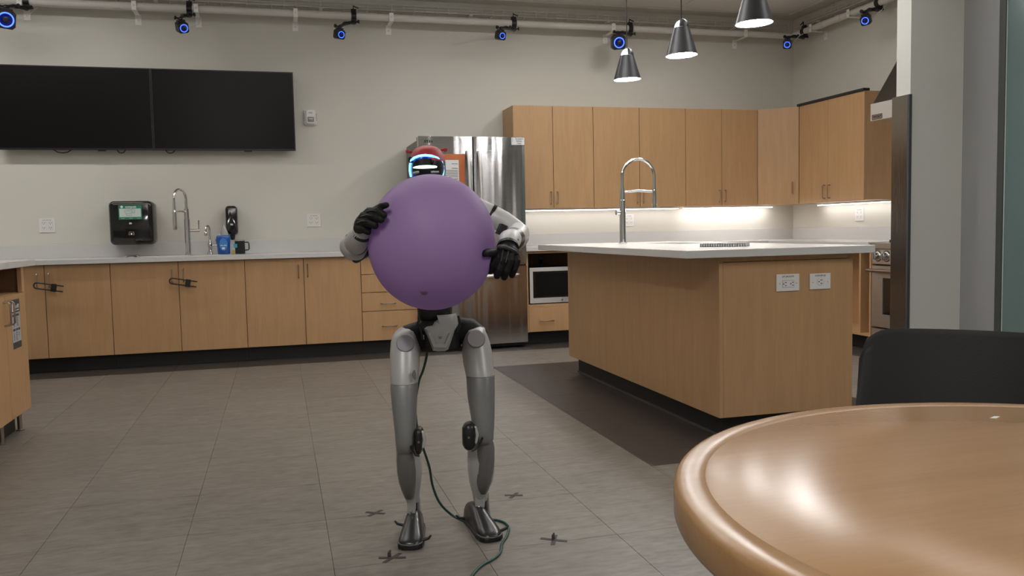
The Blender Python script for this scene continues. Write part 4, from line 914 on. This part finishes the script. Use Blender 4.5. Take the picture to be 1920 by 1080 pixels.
# feet
def foot(heel, toe, lbl, parent):
    heel, toe = Vector(heel), Vector(toe); d = (toe-heel).normalized(); s = Vector((d.y, -d.x, 0)); Lf = (toe-heel).length; rs = []; so = []
    for q, hw, ht in [(0, .014, .030), (.02, .024, .050), (.08, .029, .066), (.2, .030, .076), (.34, .031, .080), (.48, .034, .070), (.64, .038, .056), (.80, .041, .043), (.92, .037, .032), (.98, .026, .026), (1.0, .015, .020)]:
        c = heel+d*Lf*q; r = []
        for a in range(17):
            an = PI*a/16; x_ = math.cos(an); z_ = math.sin(an)
            r.append(c+s*math.copysign(abs(x_)**.75, x_)*hw*(1-.35*z_**2*0)+Vector((0, 0, .010+(ht-.010)*z_**.8)))
        rs.append(r)
        so.append([c+s*hw*1.05*math.copysign(1, -1 if k in (0, 3) else 1)+Vector((0, 0, .0005 if k < 2 else .0115)) for k in range(4)])
    f = obj('foot', MB().rings(rs), 'foot_black', parent, 60)
    outl = [heel+d*Lf*q+s*hw*1.06 for q, hw, _ in [(0, .014, 0), (.02, .024, 0), (.08, .031, 0), (.2, .034, 0), (.48, .036, 0), (.8, .041, 0), (.92, .037, 0), (.98, .026, 0), (1, .015, 0)]]
    outl += [heel+d*Lf*q-s*hw*1.06 for q, hw, _ in reversed([(0, .014, 0), (.02, .024, 0), (.08, .031, 0), (.2, .034, 0), (.48, .036, 0), (.8, .041, 0), (.92, .037, 0), (.98, .026, 0), (1, .015, 0)])]
    obj('sole', MB().prism([p+Vector((0, 0, .0008)) for p in outl], (0, 0, .014)), 'black', f, bevel=.003)
    tr = [heel+d*Lf*q+s*hw*.99*sg+Vector((0, 0, .018)) for sg in (1,) for q, hw in ((.82, .041), (.92, .037), (.98, .026))]+[heel+d*Lf*1.003+Vector((0, 0, .017))]+[heel+d*Lf*q-s*hw*.99+Vector((0, 0, .018)) for q, hw in ((.98, .026), (.92, .037), (.82, .041))]
    obj('toe_trim', MB().tube(tr, .0022, 6), 'shin', f, 60)
    for sg, q in ((1, .22), (-1, .85)):
        p = heel+d*Lf*q+s*sg*.036+Vector((0, 0, .02)); obj('strap_end', MB().tube([p, p+s*sg*.022+Vector((0, 0, .006)), p+s*sg*.03+Vector((0, 0, .016))], [.006, .005, .003], 8), 'black', f, 50)
    return f
foot((.420, 2.845, 0), (.365, 2.620, 0), '', rb)
foot((.614, 2.86, 0), (.634, 2.603, 0), '', rb)
# --- pelvis, waist, hips
shell('pelvis_core', [(598, 787, 858, 2.79, .055), (605, 785, 861, 2.79, .06), (625, 786, 862, 2.79, .06), (648, 788, 864, 2.79, .058), (656, 790, 863, 2.79, .05), (658.5, 796, 858, 2.79, .03)], 'black', rb, 3.5)
shell('waist', [(552, 786, 846, 2.79, .06), (575, 783, 847, 2.79, .06), (590, 784, 847, 2.79, .058), (598.5, 788, 850, 2.79, .05)], 'black', rb, 3)
pp = [(795.5, 616.5), (800, 612.5), (811, 610), (815, 603), (821.5, 599), (819, 591), (838, 590), (855, 587.5), (857.5, 595), (859.7, 607), (852.5, 620), (846, 640), (840.5, 655), (834, 658.5), (822, 659), (811.5, 657.5), (806, 642)]
cpt = (828, 622)
mb = MB(); r0 = [atY(u, v, 2.735) for u, v in pp]; r1 = [atY(u, v, 2.715) for u, v in pp]
r2 = [atY(cpt[0]+(u-cpt[0])*.86, cpt[1]+(v-cpt[1])*.88, 2.700) for u, v in pp]; r3 = [atY(cpt[0]+(u-cpt[0])*.62, cpt[1]+(v-cpt[1])*.66, 2.695) for u, v in pp]
pv = obj('pelvis_cover', mb.rings([r0, r1, r2, r3]), 'silver', rb, 38)
c = atY(844.5, 599.5, 2.701); obj('cap_seam', MB().lathe(c+Vector((0, .004, 0)), [(.0103, 0), (.0103, .0052)], 28, (0, -1, 0)), 'slot', pv, 40); obj('round_cap', MB().lathe(c+Vector((0, .004, 0)), [(.0095, 0), (.0095, .006), (.0085, .007)], 28, (0, -1, 0)), 'silver', pv, 40)
lettering('=', atY(825.5, 633.5, 2.694), .02, '-Y', 'shin', pv, 'emblem')
obj('pelvis_bib', MB().rings([[atY(u, v, Y) for u, v in q] for Y, q in ((2.712, [(800, 622), (812, 652), (838, 653), (850, 622), (842, 622), (834, 643), (816, 643), (808, 622)]), (2.692, [(802, 624), (813, 651), (837, 652), (848, 624), (843, 624), (834, 645), (816, 645), (807, 624)]))]), 'silver', pv, 30)
for pts in ([(802, 632, 2.79), (785, 628, 2.79), (768, 634, 2.79), (760, 640, 2.79)], [(848, 625, 2.79), (864, 620, 2.79), (880, 622, 2.79), (893, 630, 2.79)]):
    obj('hip_joint', MB().tube([atY(*p) for p in pts], [.042, .046, .046, .04], 18, True, True), 'glove', rb, 60)
for pts in ([(786, 600), (783, 606), (785, 612), (789, 618), (791, 628), (792, 637)], [(859, 592), (861, 600), (862, 612), (858, 622)]):
    obj('wire_loop', MB().tube([atY(u, v, 2.72) for u, v in pts], .004, 8), 'black', rb, 50)
obj('connector', MB().box(*(atY(791, 637, 2.722)), *(atY(794.5, 628, 2.73))), 'silver_lite', rb)
# --- torso, neck
shell('torso', [(352, 795, 835, 2.81, .05), (362, 778, 850, 2.81, .075), (380, 764, 862, 2.81, .085), (430, 762, 864, 2.81, .088), (480, 768, 860, 2.81, .085), (530, 776, 854, 2.80, .075), (552, 785, 846, 2.80, .065)], 'silver', rb, 3)
shell('neck', [(335, 790, 825, 2.79, .04), (353, 788, 832, 2.80, .045)], 'black', rb, 2.2)
# --- head
HY = 2.745
hd = shell('head', [(300, 771, 833, HY, .088), (306, 769.5, 834.5, HY, .092), (318, 769, 835, HY, .093), (330, 770.5, 834, HY, .09), (340, 775, 830, HY, .08), (350, 783, 824, HY, .06)], 'black', rb, 2.3, 36)
cap = shell('cap', [(273.6, 798, 804, HY, .012), (274.5, 790, 812, HY, .035), (277, 783, 819.5, HY, .055), (281, 777.5, 825, HY, .071), (287, 773, 829.5, HY, .083), (293, 770.8, 832, HY, .09), (300, 769.5, 833.8, HY, .094), (305, 769, 834.8, HY, .095)], 'red', hd, 2.2, 36)
for (a, b, c_) in (((779, 286), (768, 285), (764.5, 283.5)), ((821, 283), (831, 280.5), (835.5, 281))):
    obj('ear_tab', MB().tube([atY(*a, HY), atY(*b, HY), atY(*c_, HY)], [.0045, .0042, .0042], 10, True, True), 'red', cap, 60)
    q = atY(*c_, HY); obj('tab_tip', MB().obox(q, Matrix.Identity(3), .0055, .006, .006), 'red', cap, bevel=.003)
def face_pt(u, v, off=.0):
    c = atY(802, v, HY); p = atY(u, v, HY); a_, b_ = atY(769, v, HY), atY(835, v, HY); rx = (b_-a_).length/2; k = min(.97, (p-c).length/rx)
    return p-RYF*((.093)*(1-k**2.3)**(1/2.3)+off)
arc = [(775, 333), (772.5, 322), (772.8, 312), (776, 304), (782, 300), (792, 297.2), (803, 296), (814, 297), (824, 300), (830.5, 305.5), (832.8, 314), (833, 324), (831.5, 333)]
obj('visor', MB().rings([[face_pt(u+(802-u)*k, v+(318-v)*k, o) for u, v in arc] for k, o in ((-.02, -.004), (-.01, .004), (.25, .006), (.6, .006))]), 'face_blue', hd, 60)
inn = [(778, 331), (777, 322), (777.5, 313), (781, 307), (787, 304), (795, 302), (803, 301), (812, 302), (820, 304), (826, 308), (828, 315), (828, 324), (827, 331)]
obj('visor_center', MB().rings([[face_pt(u+(802-u)*k, v+(318-v)*k, o) for u, v in inn] for k, o in ((0, .005), (.03, .0085), (.5, .0085))]), 'gloss_black', hd, 60)
obj('face_light_ring', MB().tube([face_pt(u, v, .006) for u, v in arc], .0036, 8), 'face_ring', hd, 60)
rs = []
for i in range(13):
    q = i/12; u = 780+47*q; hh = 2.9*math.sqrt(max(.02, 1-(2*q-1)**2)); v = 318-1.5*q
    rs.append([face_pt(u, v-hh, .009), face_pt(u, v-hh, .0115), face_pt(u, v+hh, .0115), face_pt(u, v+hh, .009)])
obj('visor_glint', MB().rings(rs), 'face_glint', hd, 60)  # visor reflection built as a thin glowing strip
for u0, u1, v in ((782, 790, 327.5), (815, 825, 326.5)):
    a = face_pt(u0, v, .008); b = face_pt(u1, v-1, .008); obj('sensor_block', MB().tube([a, b], .004, 8, True, True), 'silver', hd, 60)
obj('side_disc', MB().lathe(atY(774.5, 300, HY-.06), [(.010, 0), (.010, .012)], 20, (-.8, -.6, 0)), 'black', hd, 40)
# --- arms
def P3(u, v, Y): return atY(u, v, Y)
ua = obj('upper_arm', MB().tube([P3(858, 388, 2.80), P3(890, 393, 2.80), P3(920, 403, 2.79), P3(945, 417, 2.76), P3(968, 434, 2.72)], [.052, .044, .036, .037, .036], 22, True, True), 'silver_lite', rb, 60)
obj('arm_joint_ring', MB().tube([P3(919, 401, 2.79), P3(925, 404, 2.787)], .0385, 24), 'black', ua, 40)
obj('arm_label', MB().prism([P3(u, v, 2.690) for u, v in ((941, 419), (952.5, 424), (945, 442), (933.5, 437.5))], (0, .035, 0)), 'black', ua)
el = obj('elbow_cover', MB().tube([P3(968, 432, 2.74), P3(972, 438, 2.70), P3(970, 443, 2.65), P3(966, 447, 2.60), P3(963, 448, 2.575)], [.030, .037, .0385, .0385, .037], 24, True, True), 'silver_lite', rb, 60)
fa = obj('forearm', MB().tube([P3(966, 446, 2.60), P3(961, 449, 2.55), P3(957, 452, 2.52)], [.036, .036, .034], 24, True), 'black', rb, 50)
wr = obj('wrist_housing', MB().tube([P3(961, 448, 2.55), P3(955, 451, 2.50), P3(953, 456, 2.47), P3(952, 462, 2.455)], [.033, .034, .033, .028], 24, True, True), 'silver_lite', rb, 60)
for u, v in ((955.5, 444), (970, 450)): q = P3(u, v, 2.455); obj('screw_hole', MB().lathe(q+Vector((0, .008, 0)), [(.0038, 0), (.0038, .010)], 12, (0, -1, 0)), 'black', wr)
# other arm
obj('upper_arm', MB().tube([P3(768, 390, 2.80), P3(735, 400, 2.79), P3(705, 430, 2.75), P3(680, 460, 2.68)], [.052, .044, .038, .036], 22, True, True), 'silver_lite', rb, 60)
el = obj('elbow_cover', MB().tube([P3(682, 462, 2.67), P3(672, 467, 2.62), P3(663, 464, 2.56), P3(661, 461, 2.54)], [.030, .036, .0385, .0385], 24, True, True), 'silver', rb, 60)
obj('elbow_joint', MB().tube([P3(668, 485, 2.60), P3(684, 474, 2.58)], [.014, .015], 16, True, True), 'black', rb, 60)
fa = obj('forearm', MB().tube([P3(663, 461, 2.555), P3(667, 456, 2.525)], [.0365, .0365], 24, True), 'black', rb, 50)
wr = obj('wrist_housing', MB().tube([P3(666, 458, 2.53), P3(670, 451, 2.49), P3(675, 444, 2.46), P3(679, 436, 2.44)], [.034, .034, .031, .026], 24, True, True), 'silver', rb, 60)
q = P3(665, 440, 2.46); obj('screw_hole', MB().lathe(q+Vector((0, .008, 0)), [(.0035, 0), (.0035, .008)], 12, (0, -1, 0)), 'black', wr)
def glove(name, tubes, blobs, parent):
    mb = MB()
    for pts, r in tubes: mb.tube([P3(*p) for p in pts], r, 14, True, True)
    for (u, v, Y), (a_, b_, c_), rot in blobs: mb.ellipsoid(P3(u, v, Y), a_, b_, c_, 20, 12, Euler(rot).to_matrix())
    o = obj(name, mb, 'glove', parent, 180)
    rm = o.modifiers.new('remesh', 'REMESH'); rm.mode = 'VOXEL'; rm.voxel_size = .0018; rm.use_smooth_shade = True
    sm = o.modifiers.new('smooth', 'SMOOTH'); sm.iterations = 3; sm.factor = .5
    return o
f = .0115
gl = glove('glove', [
    ([(690, 404, 2.40), (703, 394, 2.375), (715, 387, 2.35), (724, 384.5, 2.338)], [.015, .0105, .0098, .0088]),
    ([(678, 414, 2.41), (693, 397, 2.385), (708, 397, 2.35), (719, 403, 2.332)], [.016, .0135, .0125, .0108]),
    ([(674, 420, 2.42), (682, 405, 2.395), (699, 406, 2.355), (714, 411.5, 2.335)], [.015, .013, .0125, .0108]),
    ([(672, 428, 2.43), (675, 416, 2.405), (690, 417, 2.365), (703, 423, 2.352)], [.015, .013, .0125, .0105]),
    ([(674, 434, 2.44), (670, 427, 2.415), (681, 430, 2.385), (690, 435, 2.385)], [.014, .012, .0112, .0092]),
    ([(679, 438, 2.445), (680, 424, 2.43), (690, 410, 2.42)], [.020, .025, .022])],
    [((683, 419, 2.425), (.027, .021, .036), (0, .65, 0))], rb)
obj('glove_cuff', MB().tube([P3(678, 440, 2.449), P3(680, 435.5, 2.441)], [.0285, .0275], 24), 'glove2', gl, 40)
for a, b in (((686, 397, 2.372), (705, 396, 2.338)), ((677, 406, 2.384), (696, 404.5, 2.344)), ((670, 418, 2.394), (687, 415, 2.353))):
    obj('finger_seam', MB().tube([P3(*a), P3((a[0]+b[0])/2, (a[1]+b[1])/2-2, (a[2]+b[2])/2-.004), P3(*b)], .0022, 6, True, True), 'glove2', gl, 60)
gr = glove('glove', [
    ([(942, 470, 2.44), (927, 474, 2.395), (915, 474, 2.36), (909, 475.5, 2.345)], [.016, .0135, .0125, .0105]),
    ([(939, 468, 2.42), (930, 482, 2.395), (923, 497, 2.395), (919.5, 508, 2.41)], [.016, .0145, .0128, .0105]),
    ([(948, 470, 2.41), (943, 487, 2.385), (936, 505, 2.385), (932, 517, 2.40)], [.016, .0145, .0125, .0105]),
    ([(957, 471, 2.41), (955, 489, 2.39), (949, 508, 2.39), (945.5, 520, 2.405)], [.016, .0142, .0125, .0102]),
    ([(965, 474, 2.425), (968, 490, 2.405), (963.5, 505, 2.405), (960, 516, 2.42)], [.015, .0135, .0118, .0098]),
    ([(952, 462, 2.45), (952, 474, 2.425)], [.027, .028])],
    [((952, 474, 2.42), (.036, .018, .026), (0, .25, 0))], rb)
obj('glove_cuff', MB().tube([P3(952, 459.5, 2.456), P3(952, 465, 2.447)], [.0315, .034], 24), 'glove2', gr, 40)
obj('knuckle_guard', MB().tube([P3(935, 465, 2.398), P3(944, 463.5, 2.388), P3(955, 467, 2.388), P3(966, 473, 2.40), P3(972, 478, 2.415)], [.005, .007, .007, .007, .005], 8, True, True), 'glove2', gr, 60)
for a, b in (((943, 470, 2.388), (939, 490, 2.366)), ((953, 471, 2.388), (948, 492, 2.369)), ((963, 476, 2.398), (960, 492, 2.381))):
    obj('finger_seam', MB().tube([P3(*a), P3(*b)], [.004, .0025], 6, True, True), 'glove2', gr, 60)

# ================================================================== BALLOON
c = atY(810, 454.5, 2.45); rx = .1855; rz = .1975
mb = MB(); rs = []; nu, nv = 96, 64
pin = (P3(903, 474, 2.36), P3(724, 388, 2.345), P3(716, 406, 2.335))
for i in range(1, nv):
    a = PI*i/nv; r = []
    for j in range(nu):
        b = 2*PI*j/nu; p = c+Vector((rx*math.sin(a)*math.cos(b), rx*math.sin(a)*math.sin(b), -rz*math.cos(a)))
        for q, dep, rad in ((pin[0], .030, .045), (pin[1], .006, .03), (pin[2], .006, .03)):
            e = (p-q).length; p = p+(c-p).normalized()*dep*math.exp(-(e/rad)**2)
        r.append(p)
    rs.append(r)
ba = tag(obj('balloon', mb.rings(rs), 'balloon', None, 180), 'big round purple balloon held in front of the robot', 'balloon')
dk = ray(795, 548); dk = dk/dk.y
# knot on the front lower surface
o0 = Vector((0, 0, H)); best = None
for i in range(400):
    p = o0+dk*(2.2+i*.0007); e = (p-c); val = (e.x/rx)**2+(e.y/rx)**2+(e.z/rz)**2
    if val <= 1: best = p; break
nn = (best-c).normalized()
obj('knot', MB().lathe(best-nn*.004, [(.0125, .002), (.009, .0052), (.005, .0062), (.001, .0066)], 20, nn), 'balloon_knot', ba, 60)

# ================================================================== CABLE, FLOOR MARKS
def smooth(pts, k=8):
    P = [Vector(p) for p in pts]; out = []
    for i in range(len(P)-1):
        p0, p1, p2, p3 = P[max(0, i-1)], P[i], P[i+1], P[min(len(P)-1, i+2)]
        for j in range(k):
            t_ = j/k; out.append(.5*((2*p1)+(p2-p0)*t_+(2*p0-5*p1+4*p2-p3)*t_**2+(3*p1-p0-3*p2+p3)*t_**3))
    return out+[P[-1]]
zf = .0042
fp = lambda u, v: (lambda q: Vector((q.x, q.y, zf)))(atZ(u, v, zf))
cb = [P3(801, 655, 2.80), P3(799, 672, 2.80), P3(793, 695, 2.815), P3(785, 717, 2.83), P3(779, 760, 2.83), P3(783, 805, 2.80), P3(795, 845, 2.79), P3(805, 876, 2.79), P3(811, 910, 2.80), P3(824, 942, 2.82), P3(845, 964, 2.85)]
cb += [fp(868, 976), fp(888, 977), fp(912, 974.5), fp(932, 975), fp(948, 981), fp(954, 991), fp(950, 1006), fp(941, 1020), fp(938, 1036), fp(925, 1048), fp(905, 1059), fp(890, 1073), fp(878, 1092), fp(866, 1120)]
tag(obj('cable', MB().tube(smooth(cb), .0042, 10), 'cable', None, 60), 'dark green cable hanging from the robot and looping on the floor by its foot', 'cable')
def tape_mark(u, v, a1, a2, label, ln=.075, bit=None):
    c = atZ(u, v, 0); t = thing('tape_mark', label, 'tape', (c.x, c.y, 0), 'tape crosses on the floor')
    for k, a in enumerate((a1, a2)):
        d = Vector((math.cos(a), math.sin(a), 0)); s = Vector((-d.y, d.x, 0)); z0 = .0004+k*.0006
        hl = ln/2; q = [c+d*-hl+s*-.007, c+d*hl+s*-.007, c+d*(hl*.96)+s*.007, c+d*(-hl*1.03)+s*.007]
        obj('tape_strip', MB().prism([Vector((p.x, p.y, z0)) for p in q], (0, 0, .0005)), 'tape', t)
    if bit:
        p = c+Vector((bit[0], bit[1], .0016)); obj('tape_curl', MB().tube([p, p+Vector((0, .002, .010)), p+Vector((.004, .004, .018))], [.006, .005, .002], 8), 'tape', t)
tape_mark(704, 962, .75, -.55, 'dark tape cross on the floor left of the robot')
tape_mark(736, 1046, .80, -.28, 'dark tape cross on the floor in front of the robot', .085, (-.008, .012))
tape_mark(963.5, 929, .9, -.35, 'dark tape cross on the floor behind the right foot', .07)
tape_mark(1039, 1012.5, 1.15, -.62, 'dark tape cross on the floor right of the cable', .09, (0, .008))

# ================================================================== ROUND TABLE AND CHAIR
tc = Vector((.832, .660, 0)); TZ = .727; TR = .4575
t = thing('round_table', 'round light wood table with a rounded edge in the foreground', 'table', tc)
obj('tabletop', MB().lathe(tc, [(TR-.008, TZ-.043), (TR-.002, TZ-.041), (TR, TZ-.036), (TR, TZ-.009), (TR-.0015, TZ-.004), (TR-.0045, TZ-.001), (TR-.009, TZ), (TR-.0345, TZ), (TR-.0352, TZ-.0004), (TR-.036, TZ), (.25, TZ), (.001, TZ)], 144), 'table', t, 50)
obj('column', MB().lathe(tc, [(.05, .035), (.04, .06), (.038, .66), (.06, TZ-.0435)], 32), 'black', t, 40)
obj('base', MB().lathe(tc, [(.30, 0), (.30, .010), (.27, .018), (.06, .034)], 64), 'black', t, 40)
obj('scratch', MB().prism([atZ(u, v, TZ+.0001) for u, v in ((1856, 784), (1864, 780.5), (1875, 781), (1868, 784.5))], (0, 0, .0002)), 'pale_green', t)
# chair: one shell back flowing into seat
cc = atZ(1793, 690, .70); cc = Vector((cc.x*1.16, cc.y*1.16, 0))
fdir = (Vector((tc.x, tc.y, 0))-cc).normalized(); fdir = Vector((-cc.x, -cc.y, 0)).normalized(); sdir = Vector((-fdir.y, fdir.x, 0))
ch = thing('chair', 'black shell chair pushed up behind the round table', 'chair', cc+fdir*.2)
gv, gf = [], []; NU, NV = 28, 30
ztop = .742
prof = []
for j in range(NV+1):
    q = j/NV
    if q < .55: s_ = q/.55; prof.append((-.02*(1-s_)-.0+.03*s_, ztop-(ztop-.50)*s_, s_, 0))
    elif q < .7: s_ = (q-.55)/.15; a = s_*PI/2; prof.append((.03+.06*math.sin(a)*.9, .50-.05*math.sin(a), 1, s_))
    else: s_ = (q-.7)/.3; prof.append((.084+.33*s_, .45+.004-.012*s_, 1, 1))
for k, (dx, z, bt, st_) in enumerate(prof):
    if st_ == 0: hw = .215+.008*bt
    else: hw = .222-.02*(dx/.4)
    for i in range(NU+1):
        x_ = -1+2*i/NU; curve = .055*abs(x_)**2.2*(1 if st_ < 1 else .0)
        lift = .012*abs(x_)**3*(1 if st_ else 0)
        zz = z+lift; 
        if st_ == 0:
            ax_ = abs(x_); dr0 = .075*(1-(max(0, 1-max(0, (ax_-.62)/.38)**2.4))**(1/2.4))
            zz = .50+(zz-.50)*((ztop-dr0-.50)/(ztop-.50))
        gv.append(cc+fdir*(dx+curve)+sdir*(x_*hw)+Vector((0, 0, zz)))
for j in range(NV):
    for i in range(NU): a = j*(NU+1)+i; gf.append((a, a+1, a+NU+2, a+NU+1))
mb = MB(); mb.v, mb.f = gv, gf
o = obj('seat_shell', mb, 'chair', ch, 180); so = o.modifiers.new('thick', 'SOLIDIFY'); so.thickness = .010; so.offset = 0; bv = o.modifiers.new('bevel', 'BEVEL'); bv.width = .003; bv.segments = 2; bv.limit_method = 'ANGLE'
for a, b in ((-.17, .08), (.17, .08), (-.17, .36), (.17, .36)):
    p = cc+sdir*a*.8+fdir*b+Vector((0, 0, .438)); q = cc+sdir*a*1.2+fdir*(b+(-.05 if b < .2 else .05))
    obj('leg', MB().tube([p, Vector((q.x, q.y, .001))], [.013, .010], 12), 'black', ch, 40)

# ---- notebook on the island
a, b = Vector((2.085, 3.945, 0)), Vector((2.268, 3.800, 0)); d = (b-a).normalized(); n_ = Vector((-d.y, d.x, 0)); z = .8985
nb = thing('spiral_notebook', 'closed black spiral notebook lying on the island top', 'notebook', (a+b)/2+Vector((0, 0, z)))
def slab(name, o0, o1, z0, z1, m, e=.0): obj(name, MB().prism([a+n_*o0+d*e+Vector((0, 0, z0)), b+n_*o0-d*e+Vector((0, 0, z0)), b+n_*o1-d*e+Vector((0, 0, z0)), a+n_*o1+d*e+Vector((0, 0, z0))], (0, 0, z1-z0)), m, nb)
slab('back_cover', .004, .15, z+.0005, z+.002, 'black'); slab('pages', .004, .148, z+.0021, z+.0125, 'paper', .002); slab('front_cover', .004, .15, z+.0126, z+.014, 'slot')
for k in range(19):
    c = a+d*(.006+k*.0123)+n_*.005+Vector((0, 0, z+.0085)); pts = [c+n_*(.008*math.cos(q*2*PI/10))+Vector((0, 0, .008*math.sin(q*2*PI/10))) for q in range(11)]
    obj('wire_coil', MB().tube(pts, 0.0018, 5), 'slot', nb, 60)
